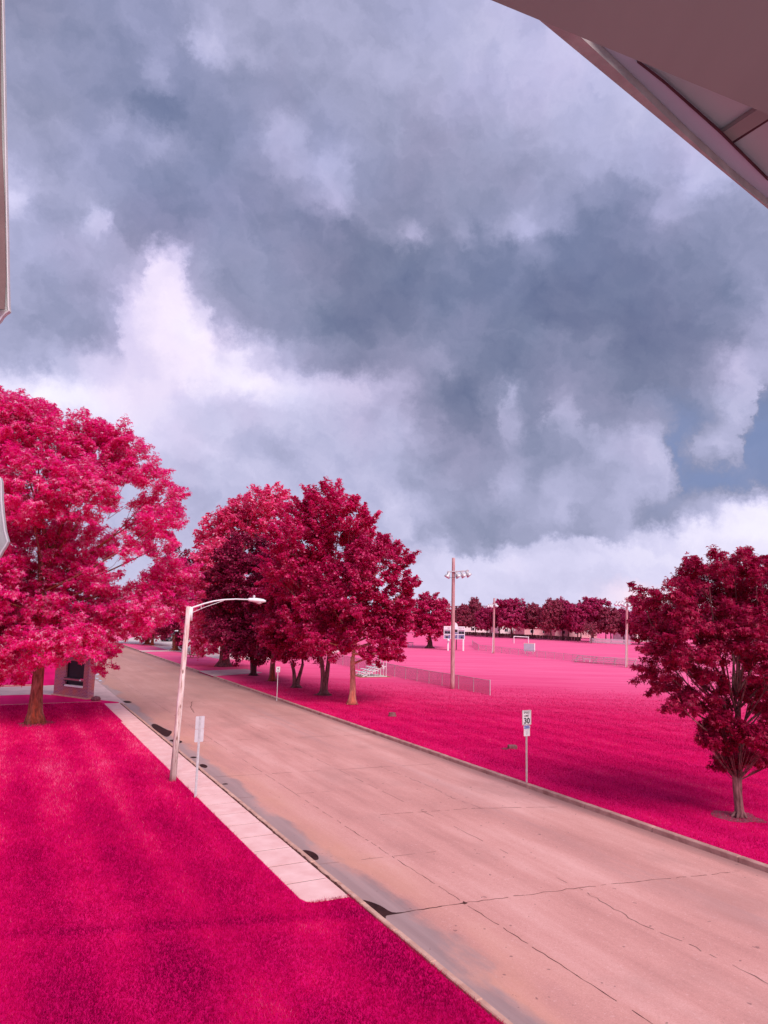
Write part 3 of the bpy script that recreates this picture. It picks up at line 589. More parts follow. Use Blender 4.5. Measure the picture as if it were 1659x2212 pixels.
def build_tree(root, lobes, base_r, fork_h, n_leaf, size, leaf_m, bark_m, seed, star=False, spray=(.9, .22), sprays_per_m2=1.6, stems=1, lean=(0, 0), deep=1.0, twig_every=2, trunk_label=None, up=.35, stem_spread=.5, inner=.5, flare=1.8, limb_k=1.0, limb_every=1):
    """lobes: (x,y,z,rx,rz) in root-local metres"""
    rng = np.random.default_rng(seed); pr = random.Random(seed); mb = MB()
    ctr = np.array([0, 0, np.mean([l[2] for l in lobes])]); tips = []
    limbs = []
    top = np.array([lean[0], lean[1], fork_h])
    for si in range(stems):
        an = math.tau*si/max(stems, 1)+.4; off = np.array([math.cos(an), math.sin(an)*.6, 0])*(stem_spread*(stems > 1))
        t_ = top+off; rr = base_r*(1 if stems == 1 else .68)
        pts = []; rs = []
        for k in range(9):
            u = k/8; p = np.array([0, 0, -.05])*(1-u)+t_*u + off*0
            p[:2] = t_[:2]*u**(1.0 if stems == 1 else 1.5)+(off[:2]*.22*(1-u) if stems > 1 else 0)
            p[0] += math.sin(u*5+seed)*base_r*.12; pts.append(p); rs.append(rr*((flare-1)*math.exp(-u*14)+1.0-.38*u))
        mb.tube(pts, rs, 12, jit=.06, rng=pr); tips.append((t_, rs[-1]))
    if flare > 1.5:                                            # roots
        for k in range(6):
            an = k*math.tau/6+pr.uniform(-.3, .3); L = base_r*pr.uniform(1.6, 2.4)
            mb.tube([(math.cos(an)*base_r*.5, math.sin(an)*base_r*.5, base_r*.9), (math.cos(an)*base_r*1.2, math.sin(an)*base_r*1.2, base_r*.25), (math.cos(an)*L, math.sin(an)*L, -.06)], [base_r*.4, base_r*.28, base_r*.08], 6)
    C_, D_, L_, R_ = [], [], [], []
    order = sorted(lobes, key=lambda l: l[2])
    for li, (x, y, z, rx, rz) in enumerate(order):
        lc = np.array([x, y, z]); st, sr = tips[li % len(tips)] if len(tips) > 1 else tips[0]
        start = st*1.0
        if len(tips) == 1 or True:
            frac = min(1, max(0, (z-fork_h)/max(1, (order[-1][2]-fork_h))))*.45; start = st + (np.array([ctr[0], ctr[1], order[-1][2]])-st)*frac*.8
            if z < fork_h+.3: start = st*np.array([.8, .8, .85])
        mid = start*.45+lc*.55; mid[2] += -(.12)*np.linalg.norm(lc-start)*(.6 if z > fork_h else -.6); mid += rng.normal(0, .05, 3)*np.linalg.norm(lc-start)
        r0 = max(base_r*.16, min(sr*.62, .035*np.linalg.norm(lc-start)))*limb_k
        pts = []
        for k in range(6):
            u = k/5; pts.append((1-u)**2*start+2*u*(1-u)*mid+u*u*lc)
        if li % limb_every == 0: mb.tube(pts, [r0*(1-.75*k/5) for k in range(6)], 6, cap=False); limbs.append((pts, r0))
        area = 4*math.pi*((rx*rz+rx*rx*deep+rx*rz*deep)/3); k = max(6, int(area*sprays_per_m2))
        u = rng.normal(0, 1, (k, 3)); u /= np.linalg.norm(u, axis=1)[:, None]
        rr = np.where(rng.random(k) < inner*.5, rng.uniform(.25, .7, k), rng.uniform(.68, .95, k))
        c = lc + u*np.array([rx, rx*deep, rz])*rr[:, None]
        dd = u*.8+(c-ctr)/(np.linalg.norm(c-ctr, axis=1)[:, None]+.01)*.5+rng.normal(0, .3, (k, 3)); dd[:, 2] += up
        dd /= np.linalg.norm(dd, axis=1)[:, None]
        C_.append(c); D_.append(dd); L_.append(np.full(k, spray[0])*rng.uniform(.5, 1.2, k)); R_.append(np.full(k, spray[1])*rng.uniform(.7, 1.4, k))
        if twig_every:
            for j in range(0, k, twig_every):
                q = pts[pr.choice((3, 4, 5))]; e = c[j]+dd[j]*spray[0]*.5; h = (q+e)/2+rng.normal(0, .06, 3)*np.linalg.norm(e-q)
                mb.tube([q, h, e], [max(.012, r0*.22), max(.010, r0*.14), .006], 3, cap=False)
    # merge lobes that hang apart from trunk stem: the leader
    lead = np.array([order[-1][0]*.6, order[-1][1]*.6, order[-1][2]])
    st, sr = tips[0]; mb.tube([st, (st+lead)/2+rng.normal(0, .15, 3), lead], [sr*.8, sr*.5, sr*.15], 8, cap=False)
    tr = mb.build('trunk', M[bark_m], root, smooth=True)
    if trunk_label: tr['label'] = trunk_label
    V, Fc, rn = leaves(np.concatenate(C_), np.concatenate(D_), np.concatenate(L_), np.concatenate(R_), n_leaf, size, rng, star)
    npmesh('crown', V, Fc, M[leaf_m], root, attr=rn)
def px_lobes(base, L, seed, dyr=.55, front=0.0):
    """crown masses measured in the photo -> metres around the trunk base; depth spread random"""
    rng = random.Random(seed); k = base[1]/F; out = []
    xs = [l[0] for l in L]; half = (max(xs)-min(xs))/2*k+1
    for l in L:
        cx, cy, r = l[:3]; rz = l[3] if len(l) > 3 else r*.85
        dy = l[4] if len(l) > 4 else rng.uniform(-dyr, dyr)*half + front
        p = PY(cx, cy, base[1]+dy); kk = (base[1]+dy)/F
        out.append((p[0]-base[0], p[1]-base[1], p[2], r*kk, rz*kk))
    return out
def ring(base, r, label=None):
    rng = random.Random(int(base[0]*10)); q = [(base[0]+math.cos(a)*r*rng.uniform(.7, 1.3), base[1]+math.sin(a)*r*rng.uniform(.7, 1.3)) for a in np.linspace(0, math.tau, 14, endpoint=False)]
    q = blob(q, .006); mb = MB(); mb.add(q, [tuple(range(len(q)))]); tag(mb.build('bare_soil', M['dirt']), kind='structure')

# large bright maple at the left
b = P(75, 1563)
r_ = empty('maple_tree', b, 'big bright pink maple on the near left lawn, its crown cut by the photo edge', 'tree')
T1 = [(20, 930, 85), (-90, 960, 110), (115, 965, 75), (205, 975, 65), (275, 1000, 55), (60, 1060, 105), (180, 1060, 70), (-60, 1100, 120), (318, 1035, 36), (60, 905, 45), (10, 890, 35), (190, 930, 35), (100, 905, 28), (260, 945, 28),
      (358, 1080, 28), (345, 1130, 40), (312, 1150, 34), (362, 1115, 24), (300, 1100, 22, 20), (60, 1190, 100), (165, 1190, 75), (-70, 1260, 120), (40, 1310, 95), (150, 1300, 80), (215, 1250, 30), (285, 1180, 24), 
      (345, 1180, 24), (302, 1300, 38), (340, 1265, 44), (374, 1245, 38), (392, 1228, 22), (360, 1300, 42), (310, 1325, 42), (255, 1330, 42), (220, 1300, 40), (385, 1288, 24),
      (20, 1400, 56), (85, 1392, 42), (172, 1375, 46), (-60, 1400, 90), (212, 1425, 24), (55, 1440, 22), (20, 1440, 34), (150, 1392, 28), (215, 1380, 36), (-40, 1330, 90)]
build_tree(r_, px_lobes(b, T1, 3, .42), .36, 5.2, 260000, .15, 'leaf_bright', 'bark_red', 3, star=True, spray=(.75, .20), sprays_per_m2=2.7, twig_every=9, inner=.6, limb_every=2, trunk_label='bark trunk flecked with red, a pruned knot on its side', limb_k=.6)
ring(b, .9)
# the young dark maple at the right
b = P(1597, 1765)
r_ = empty('young_maple_tree', b, 'dark wine-red maple with many upright limbs at the right edge, bare soil round its foot', 'tree')
TR = [(1385, 1290, 22, 22), (1410, 1335, 40), (1455, 1300, 42), (1500, 1250, 34), (1530, 1235, 36), (1585, 1225, 34), (1620, 1235, 36), (1650, 1250, 40), (1555, 1280, 60), (1640, 1300, 70), (1740, 1320, 90), (1500, 1320, 60),
      (1430, 1390, 38), (1408, 1375, 28), (1480, 1390, 55), (1560, 1360, 65), (1640, 1370, 60), (1420, 1440, 30), (1410, 1465, 20), (1470, 1455, 42), (1500, 1500, 42), (1475, 1530, 24, 14), (1540, 1440, 40), (1610, 1430, 38), (1680, 1440, 60), (1760, 1440, 80),
      (1540, 1500, 24), (1620, 1490, 22), (1670, 1510, 30), (1700, 1240, 50), (1580, 1500, 14), (1640, 1470, 34), (1700, 1500, 50), (1650, 1545, 24)]
build_tree(r_, px_lobes(b, TR, 8, .5), .185, 1.55, 74000, .11, 'leaf_wine', 'bark', 8, star=True, spray=(.42, .12), sprays_per_m2=4.6, stems=4, twig_every=4, stem_spread=.12, inner=.5, flare=1.9, limb_k=.9)
TR2 = [(1535, 1585, 30), (1560, 1610, 34), (1530, 1605, 18), (1580, 1645, 32), (1610, 1590, 30), (1640, 1650, 24, 18), (1600, 1620, 30), (1650, 1610, 26), (1568, 1655, 22), (1680, 1620, 30), (1560, 1560, 18)]
mb2 = px_lobes(b, TR2, 9, .5)
rr2 = bpy.data.objects.new('low_shoots', None)
rng = np.random.default_rng(9); C_, D_, L_, R_ = [], [], [], []; mbs = MB()
for (x, y, z, rx, rz) in mb2:
    k = 40; u = rng.normal(0, 1, (k, 3)); u /= np.linalg.norm(u, axis=1)[:, None]; c = np.array([x, y, z])+u*np.array([rx, rx, rz])*rng.uniform(.2, .9, k)[:, None]
    dd = u*.5+rng.normal(0, .3, (k, 3)); dd[:, 2] += .9; dd /= np.linalg.norm(dd, axis=1)[:, None]
    C_.append(c); D_.append(dd); L_.append(np.full(k, .3)); R_.append(np.full(k, .09))
    for j in range(0, k, 8): mbs.tube([(0, 0, 1.15), (np.array([0, 0, 1.2])+c[j])/2-np.array([0, 0, .08]), c[j]], [.02, .012, .005], 3, cap=False)
V, Fc, rn = leaves(np.concatenate(C_), np.concatenate(D_), np.concatenate(L_), np.concatenate(R_), 17000, .10, rng, True)
npmesh('low_shoots', V, Fc, M['leaf_wine'], r_, attr=rn); mbs.build('shoot_twigs', M['bark'], r_)
ring(b, .75)
# the row of street trees
ROW = [
 ('shade_tree', (483, 1439), 'tall pink street tree with thick flared trunk, farthest of the big clump', 'leaf_pink', 'bark', .62, 3.4, 26000, .34,
  [(455, 1170, 32), (470, 1135, 30), (500, 1125, 32), (525, 1105, 32), (560, 1085, 30), (590, 1075, 22), (605, 1085, 18), (515, 1150, 50), (570, 1130, 50), (450, 1215, 32), (480, 1210, 50), (455, 1270, 38), (500, 1290, 60), (440, 1320, 30), (470, 1350, 44), (430, 1372, 26), (520, 1370, 44), (450, 1390, 20)], {}),
 ('shade_tree', (547, 1459), 'very dark red street tree with a forked black trunk in the clump', 'leaf_deep', 'bark_dark', .30, 2.2, 28000, .28,
  [(500, 1215, 36), (540, 1195, 44), (575, 1210, 40), (485, 1260, 36), (530, 1260, 55), (580, 1280, 50), (480, 1310, 34), (520, 1320, 50), (565, 1340, 50), (500, 1365, 40), (550, 1390, 38), (590, 1395, 24), (475, 1350, 26), (515, 1405, 18)], dict(stems=3, stem_spread=.45, up=.05)),
 ('shade_tree', (588, 1471), 'street tree with a straight slim brown trunk between the forked trunks', 'leaf_deep', 'bark_red', .27, 3.6, 16000, .27,
  [(600, 1230, 40), (615, 1280, 44), (590, 1320, 44), (610, 1370, 40), (575, 1390, 26), (630, 1390, 24)], {}),
 ('shade_tree', (640, 1485), 'street tree with a low split trunk, third of the clump counted from the right', 'leaf_mid', 'bark', .29, 2.0, 20000, .25,
  [(640, 1240, 44), (600, 1290, 40), (650, 1300, 50), (610, 1350, 44), (660, 1360, 44), (620, 1395, 30), (590, 1380, 24), (665, 1400, 22)], dict(stems=2, stem_spread=.5)),
 ('shade_tree', (699.5, 1501), 'tallest crimson street tree of the clump, spiky domed top, grey forked trunk', 'leaf_rose', 'bark', .33, 3.0, 50000, .24,
  [(700, 1090, 40), (670, 1110, 34), (735, 1095, 34), (640, 1130, 34), (760, 1125, 34), (700, 1140, 55), (625, 1165, 32), (775, 1160, 30), (795, 1135, 14, 12), (660, 1190, 50), (730, 1190, 55), (780, 1200, 32), (620, 1215, 40), (690, 1250, 60), (640, 1270, 40), (750, 1260, 50), (600, 1245, 28), (690, 1320, 55), (650, 1340, 44), (740, 1330, 44), (700, 1370, 36), (670, 1385, 22)], dict(stems=2, stem_spread=.35, up=.75, spray=(1.2, .18))),
 ('shade_tree', (760, 1521), 'nearest street tree of the clump with a bare orange trunk and wide loose crown', 'leaf_mid', 'bark_orange', .25, 3.3, 46000, .20,
  [(800, 1195, 34), (830, 1190, 34), (770, 1215, 36), (860, 1215, 28), (740, 1235, 34), (700, 1260, 36), (800, 1240, 40), (868, 1262, 24), (888, 1265, 12, 12), (874, 1290, 20), (850, 1300, 34, 24), (715, 1305, 46), (770, 1300, 50), (680, 1340, 30), (730, 1355, 44), (800, 1345, 44), (852, 1335, 28), (874, 1325, 18), (650, 1360, 22), (780, 1385, 34), (715, 1395, 26), (830, 1380, 34), (850, 1405, 18), (812, 1418, 20, 12), (852, 1412, 8, 8), (690, 1385, 22), (845, 1365, 30)], dict(spray=(.8, .17), sprays_per_m2=1.9, inner=.5)),
]
for i, (nm, bp, lab, lm, bm_, br, fh, nl, sz, L, kw) in enumerate(ROW):
    b = P(*bp); r_ = empty(nm, b, lab, 'tree', 'street trees in a row along the far kerb')
    kw = dict(dict(spray=(1.1, .26), sprays_per_m2=1.4, twig_every=9, limb_every=2), **kw)
    if i == 5: kw['trunk_label'] = 'smooth bare trunk in bright orange and peach'
    build_tree(r_, px_lobes(b, L, 20+i, .5), br, fh, int(nl*1.9), sz*.92, lm, bm_, 20+i, **kw); ring(b, br*(2.4 if i in (4,) else 1.9))
for i, (bp, lab, lm, L, br, fh, nl, st) in enumerate([
    ((378, 1405), 'dark red forked tree beside the parking lot, just left of the lamp pole', 'leaf_deep', [(385, 1212, 26), (400, 1235, 30), (375, 1250, 24), (415, 1265, 28), (390, 1290, 40), (430, 1300, 26), (365, 1330, 36), (405, 1340, 38), (435, 1345, 26), (380, 1368, 24)], .45, 2.4, 14000, 3),
    ((318, 1392), 'pink tree with a short trunk at the street end, partly behind the left maple', 'leaf_pink', [(300, 1300, 34), (330, 1290, 34), (310, 1335, 36), (285, 1345, 28), (340, 1340, 30), (320, 1362, 22)], .40, 3.0, 9000, 1),
    ((329, 1394), 'slim pale-trunked tree at the street end beside a short-trunked one', 'leaf_pink', [(345, 1320, 30), (355, 1350, 28), (330, 1355, 26), (350, 1290, 24)], .26, 3.4, 6000, 1)]):
    b = P(*bp); r_ = empty('lot_tree', b, lab, 'tree')
    build_tree(r_, px_lobes(b, L, 40+i, .5), br, fh, nl, .42, lm, 'bark_red', 40+i, spray=(1.3, .34), sprays_per_m2=.5, twig_every=0, stems=st, stem_spread=.6)
b = P(928, 1400); r_ = empty('round_tree', b, 'round bright crimson tree standing alone on the field left of the scoreboard', 'tree')
build_tree(r_, px_lobes(b, [(928, 1300, 20), (905, 1315, 20), (950, 1312, 20), (928, 1325, 30), (900, 1340, 18), (955, 1340, 20), (930, 1352, 30), (905, 1360, 14), (958, 1358, 14), (880, 1335, 12)], 50, .6), .55, 2.2, 20000, .36, 'leaf_mid', 'bark_dark', 50, spray=(1.0, .34), sprays_per_m2=.9, twig_every=0)

# far tree line: three crowns built once, copied with their parts
def far_proto(seed, lm, bare=False):
    root = empty('far_tree', (0, 0, 0)); rg = random.Random(seed); L = [(0, 0, .62, .34, .30), (0, 0, .80, .24, .20)]
    for k in range(11):
        a = k*2.4; q = rg.uniform(.16, .34); L.append((math.cos(a)*q, math.sin(a)*q, rg.uniform(.36, .84), rg.uniform(.14, .22), rg.uniform(.11, .17)))
    L = [(x*10, y*10, z*10, rx*10, rz*10) for x, y, z, rx, rz in L]
    build_tree(root, L, .34, 2.2, 20000 if not bare else 900, .50, lm, 'bark_dark' if not bare else 'bark', seed, spray=(1.1, .36), sprays_per_m2=.9, twig_every=0 if not bare else 1, flare=1.2)
    return root
protos = [far_proto(61, 'leaf_far'), far_proto(62, 'leaf_far_dull'), far_proto(63, 'leaf_far'), far_proto(64, 'leaf_far_dull')]
bareproto = far_proto(65, 'leaf_far_dull', True)
used = set()
def put_tree(pr, pos, h, w, rz, label, group, name=None):
    if pr.name not in used and not pr.get('placed'):
        pr['placed'] = 1; o = pr
    else:
        o = pr.copy(); SC.collection.objects.link(o)
        for ch in pr.children: c = ch.copy(); SC.collection.objects.link(c); c.parent = o
    if 'placed' in o.keys() and o is not pr: del o['placed']
    o.location = [float(v) for v in pos]; o.scale = (w/9.6, w/9.6, h/9.6); o.rotation_euler = (0, 0, rz)
    tag(o, label, 'tree', group); return o
def base_y(x): return 1373 + (x-1000)*.052 if x < 1346 else 1391+(x-1346)*.048
FT = [ # px centre, top y, half width px, proto, label
 (1001, 1313, 20, 1, 'dull far tree right beside the nearest floodlight pole in the far line'),
 (1027, 1302, 17, 3, 'narrow far tree poking above its neighbours left of the second floodlight pole'),
 (1052, 1318, 21, 2, 'low far tree just left of the second floodlight pole'),
 (1079, 1307, 20, 3, 'dull far tree behind the second floodlight pole'),
 (1105, 1303, 32, 0, 'large round pink-topped far tree right of the second floodlight pole'),
 (1150, 1313, 24, 1, 'dark maroon far tree behind the grey board'),
 (1190, 1304, 26, 3, 'tall dull far tree right of the grey board'),
 (1216, 1305, 24, 2, 'tall red far tree halfway between grey board and white picket fence'),
 (1248, 1313, 20, 0, 'lower far tree filling the dip left of the widest far crown'),
 (1280, 1303, 33, 0, 'widest and highest far crown, above the left end of the white picket fence'),
 (1320, 1320, 24, 1, 'low dull far tree above the middle of the white picket fence'),
 (1348, 1324, 22, 2, 'far tree behind the third floodlight pole'),
 (1380, 1322, 26, 0, 'far tree seen at the left fringe of the dark right-hand maple'),
 (1425, 1326, 28, 1, 'far tree behind the left half of the dark right-hand maple'),
 (1470, 1324, 30, 2, 'far tree behind the middle of the dark right-hand maple'),
 (1520, 1326, 30, 0, 'far tree behind the trunk limbs of the dark right-hand maple'),
 (1575, 1325, 32, 3, 'far tree showing through the right half of the dark maple'),
 (1630, 1328, 32, 1, 'far tree at the extreme right of the far tree line'),
 (975, 1326, 18, 2, 'far tree between the lone round tree and the nearest floodlight pole'),
 (940, 1330, 22, 1, 'far tree behind the lone round tree'),
 (905, 1332, 22, 3, 'far tree left of the lone round tree, seen past the clump'),
 (865, 1332, 24, 0, 'far tree behind the right fringe of the street tree clump'),
 (820, 1333, 24, 1, 'far tree low behind the street tree clump'),
]
for i, (cx, ty, hw, k, lab) in enumerate(FT):
    by = base_y(cx); b = P(cx, by - (1.2 if i % 2 else 0)); h = (by-ty)/F*b[1]; w = 2*hw/F*b[1]
    put_tree(protos[k], b, h*1.02, w*1.12, i*1.7, lab, 'far tree line beyond the ball field')
# second rank filling the gaps
for i, cx in enumerate(list(range(985, 1660, 27))):
    by = base_y(cx)-7; b = P(cx, by); d_ = b[1]
    if d_ > 330: b = b*330/d_; b[2] = 0
    h = (by-1327+((i*37) % 7)-3-(cx-1000)*-.008)/F*b[1]*.98
    put_tree(protos[(i*3+1) % 4], b, h, 40/F*b[1], i*2.3, 'dull crown of the rank behind the far tree line', 'hidden rank of trees behind the far tree line')
b = P(1277, 1389.5); put_tree(bareproto, b, (1389-1345)/F*b[1], 44/F*b[1], .4, 'small bare greyish tree in front of the far tree line by the picket fence', None).name = 'bare_tree'
# low trees closing the street end behind the left maple
for i, (x, by, ty, hw) in enumerate([(120, 1372, 1300, 30), (180, 1371, 1310, 30), (235, 1371, 1335, 24), (280, 1369, 1338, 22), (420, 1371, 1300, 34), (480, 1369, 1300, 34), (20, 1376, 1300, 34), (540, 1370, 1310, 30), (600, 1371, 1315, 30), (660, 1368, 1320, 28), (720, 1368, 1326, 26), (775, 1368, 1330, 26)]):
    b = P(x, by); b[2] = 0
    labs = ['low tree beyond the brick sign, behind the left maple', 'low tree right of the brick sign top, behind the left maple', 'small low tree showing in the gap over the street end', 'low tree closing the street end right of the sky gap', 'tree behind the parking lot, above the parked vehicles', 'tree behind the parking lot right of the lamp arm', 'low tree at the left photo edge behind the maple', 'background tree behind the very dark street tree', 'background tree behind the slim-trunked street tree', 'background tree behind the split-trunk street tree', 'background tree behind the tallest street tree', 'background tree behind the orange trunk']
    put_tree(protos[i % 4], b, (by-ty)/F*b[1], 2*hw/F*b[1], i*1.1, labs[i], 'background trees behind the street trees')
# low pink tree behind the lamp pole
b = P(436, 1412); r_ = empty('low_pink_tree', b, 'low pink tree with drooping leaves above the picnic table', 'tree')
build_tree(r_, px_lobes(b, [(425, 1372, 20), (445, 1362, 22), (450, 1385, 18), (415, 1358, 18), (432, 1345, 18)], 71, .5), .16, 1.6, 5000, .30, 'leaf_pink', 'bark_dark', 71, spray=(.8, .3), sprays_per_m2=.9, twig_every=0)

# ------------------------------------------------------------------ street lamp
def pole_obj(root, h, r0, r1, lean, m, name='pole'):
    mb = MB(); rg = random.Random(int(h*100)); k = 14
    mb.tube([(lean[0]*u, lean[1]*u, -.2+(h+.2)*u) for u in [i/k for i in range(k+1)]], [r0+(r1-r0)*i/k for i in range(k+1)], 14, jit=.03, rng=rg)
    return mb.build(name, M[m], root, smooth=True)
b = P(372.5, 1687); top = PY(408, 1310, b[1])
r_ = empty('street_lamp', b, 'leaning weathered wooden lamp pole with a long curved white arm over the street', 'street lamp')
h = top[2]; lx = float(top[0]-b[0]); pole_obj(r_, h, .125, .095, (lx, 0), 'pole')
nx = Vector((NN[0], NN[1], 0)); pt = Vector((lx, 0, h))
def onarm(px, py):   # point over the road in the arm's vertical plane
    d = ray(px, py); o = b + np.array([lx, 0, 0]); pn = UU     # plane through pole top, spanned by n and z
    t_ = ((o-CAM)[:2]@pn)/(d[:2]@pn); return Vector(CAM+d*t_-b)
arm = [onarm(*q) for q in [(409, 1315), (420, 1311), (441, 1304), (462, 1298.5), (484, 1295.4), (510, 1294.2), (540, 1295.2)]]
mb = MB(); mb.tube(arm, [.035, .034, .032, .03, .028, .026, .025], 8); mb.box(-.03, .05, -.06, .06, -.45, .08, Matrix.Translation(pt+nx*.11+Vector((0, 0, -.1)))); mb.build('arm', M['white'], r_, smooth=True)
mb = MB(); mb.tube([onarm(409, 1326), onarm(441, 1312), onarm(487, 1296)], .010, 6); mb.tube([onarm(434, 1306.5), onarm(435, 1314)], .010, 5)
mb.tube([onarm(410, 1328), onarm(414, 1333), onarm(412, 1338)], .006, 5); mb.build('brace', M['white'], r_)
hd = onarm(548, 1296.5); X = (onarm(572, 1299)-onarm(536, 1295.5)).normalized(); Y = Vector((0, 0, 1)).cross(X).normalized(); Z = X.cross(Y); Mh = basis(hd, X, Y, Z)
mb = MB(); secs = [(-.24, .055, .05), (-.18, .075, .075), (-.05, .09, .085), (.02, .15, .10), (.20, .17, .10), (.40, .16, .085), (.50, .10, .05)]
vs = []; fs = []
for (x, w, t_) in secs:
    for j in range(12):
        a = math.tau*j/12; z = math.sin(a)*t_; vs.append(Mh @ Vector((x, math.cos(a)*w, z if z > 0 else z*.8)))
for i in range(len(secs)-1):
    for j in range(12): fs.append((i*12+j, i*12+(j+1) % 12, (i+1)*12+(j+1) % 12, (i+1)*12+j))
fs += [tuple(range(12)), tuple(range(len(secs)*12-12, len(secs)*12))]; mb.add(vs, fs); lh = mb.build('lamp_head', M['white'], r_, smooth=True)
mb = MB(); mb.lathe([(.05, 0), (.05, .08), (.03, .11)], Mh @ Matrix.Translation((.0, 0, .09)), 10); mb.build('photocell', M['galv'], lh)
mb = MB(); mb.lathe([(.02, -.14), (.10, -.11), (.14, -.06), (.13, -.04)], Mh @ Matrix.Translation((.24, 0, 0)), 14); mb.build('lens', M['white_dirty'], lh)

# ------------------------------------------------------------------ signs
def rrect(w, h, r, k=4):
    q = []
    for cx, cy, a0 in ((w/2-r, h/2-r, 0), (-w/2+r, h/2-r, 90), (-w/2+r, -h/2+r, 180), (w/2-r, -h/2+r, 270)):
        for i in range(k+1): a = rad(a0+90*i/k); q.append((cx+r*math.cos(a), cy+r*math.sin(a)))
    return q
def plate(w, h, r, t_, Mx, name, material, parent):
    q = rrect(w, h, r); n = len(q); mb = MB()
    mb.add([Mx @ Vector((x, 0, z)) for x, z in q]+[Mx @ Vector((x, t_, z)) for x, z in q], [tuple(range(n)), tuple(range(n, 2*n))[::-1]]+[(i, (i+1) % n, n+(i+1) % n, n+i) for i in range(n)])
    return mb.build(name, material, parent)
def border(w, h, r, wd, Mx, material, parent, name='border'):
    a = rrect(w, h, r); b_ = rrect(w-2*wd, h-2*wd, max(.002, r-wd)); n = len(a); mb = MB()
    mb.add([Mx @ Vector((x, 0, z)) for x, z in a]+[Mx @ Vector((x, 0, z)) for x, z in b_], [(i, (i+1) % n, n+(i+1) % n, n+i) for i in range(n)])
    return mb.build(name, material, parent)
def text(s_, size, loc, Mx, material, parent, name='lettering', bold=.0, sx=1.0):
    cu = bpy.data.curves.new(name, 'FONT'); cu.body = s_; cu.size = size; cu.align_x = 'CENTER'; cu.align_y = 'CENTER'; cu.offset = bold
    to = bpy.data.objects.new('tmp', cu); SC.collection.objects.link(to); bpy.context.view_layer.update()
    me = bpy.data.meshes.new_from_object(to.evaluated_get(bpy.context.evaluated_depsgraph_get())); bpy.data.objects.remove(to); bpy.data.curves.remove(cu)
    me.name = name; me.transform(Mx @ Matrix.Translation(loc) @ Matrix.Rotation(rad(90), 4, 'X') @ Matrix.Diagonal((sx, 1, 1, 1)))
    me.materials.clear(); me.materials.append(material); return link(bpy.data.objects.new(name, me), parent)
def uchannel(root, x, y, h, Mr=None, m='galv'):
    mb = MB(); Mr = Mr or Matrix.Identity(4)
    mb.box(-.016, .016, 0.0, .006, -.3, h, Mr); mb.box(-.030, -.016, .006, .020, -.3, h, Mr); mb.box(.016, .030, .006, .020, -.3, h, Mr); mb.box(-.044, -.030, .018, .023, -.3, h, Mr); mb.box(.030, .044, .018, .023, -.3, h, Mr)
    return mb.build('post', M[m], root)
# speed limit sign: local -Y faces back down the street
b = P(1138.5, 1692); ang = math.atan2(-UU[0], UU[1]); k = b[1]/F
r_ = empty('speed_limit_sign', b, 'white SPEED LIMIT 30 sign with a blue and white plate below on a steel post', 'road sign', rz=ang-rad(2))
zt = PY(1137, 1534, b[1])[2]; zm = PY(1137, 1566, b[1])[2]; zb = PY(1137, 1590, b[1])[2]
uchannel(r_, 0, 0, zt-.03, Matrix.Translation((0, .002, 0)), 'galv_pink')
hs = zt-zm; ws = hs*.76; Mx = Matrix.Translation((0, -.004, (zt+zm)/2))
pl_ = plate(ws, hs, .035, .004, Mx, 'speed_plate', M['white'], r_); Mf = Mx @ Matrix.Translation((0, -.003, 0))
border(ws-.03, hs-.03, .03, .012, Mf, M['ink'], pl_)
text('SPEED', hs*.20, (0, 0, hs*.33), Mf, M['ink'], pl_, bold=.002); text('LIMIT', hs*.20, (0, 0, hs*.11), Mf, M['ink'], pl_, bold=.002); text('30', hs*.52, (0, 0, -hs*.235), Mf, M['ink'], pl_, bold=.010)
h2 = zm-zb; w2 = ws*.68; Mx = Matrix.Translation((0, -.004, (zm+zb)/2-.008))
pl_ = plate(w2, h2-.012, .025, .004, Mx, 'lower_plate', M['white'], r_); Mf = Mx @ Matrix.Translation((0, -.003, 0))
p2 = plate(w2-.03, h2*.26, .004, .002, Mf @ Matrix.Translation((0, -.001, h2*.33)), 'blue_panel', M['blue'], pl_)
text('SNOW ROUTE', h2*.12, (0, 0, h2*.33), Mf @ Matrix.Translation((0, -.004, 0)), M['white'], pl_, bold=.002)
text('NO PARKING', h2*.10, (0, 0, h2*.08), Mf, M['grey_ink'], pl_)
for i, (s_, zz) in enumerate((('2 IN. OR', -.06), ('MORE', -.16), ('SNOW', -.26), ('TOW', -.36))): text(s_, h2*.08, (0, 0, h2*zz), Mf, M['grey_ink'], pl_)
# the sign seen from behind, near lawn edge
b = P(422.3, 1724); r_ = empty('road_sign', b, 'two stacked bare metal sign backs on a steel post beside the near sidewalk', 'road sign', rz=ang+rad(6))
zt = PY(434.5, 1547, b[1])[2]; zb = PY(431, 1603.5, b[1])[2]; lx2 = PY(434, 1547, b[1])[0]-b[0]
tilt = Matrix.Rotation(math.atan2(float(lx2), zt)*.72, 4, 'Y'); uchannel(r_, 0, 0, zt-.01, tilt)
hh = (zt-zb)/2
for i in (0, 1): plate(.325, hh-.008, .03, .003, tilt @ Matrix.Translation((0, .026, zt-hh*(i+.5))), 'sign_plate', M['alu'], r_)
for z_ in (zt-.06, zt-hh+.05, zt-hh-.06, zb+.05):
    mb = MB(); mb.lathe([(.012, 0), (.012, .008)], tilt @ Matrix.Translation((0, -.001, z_)) @ Matrix.Rotation(rad(90), 4, 'X'), 8); mb.build('bolt', M['galv_pink'], r_)
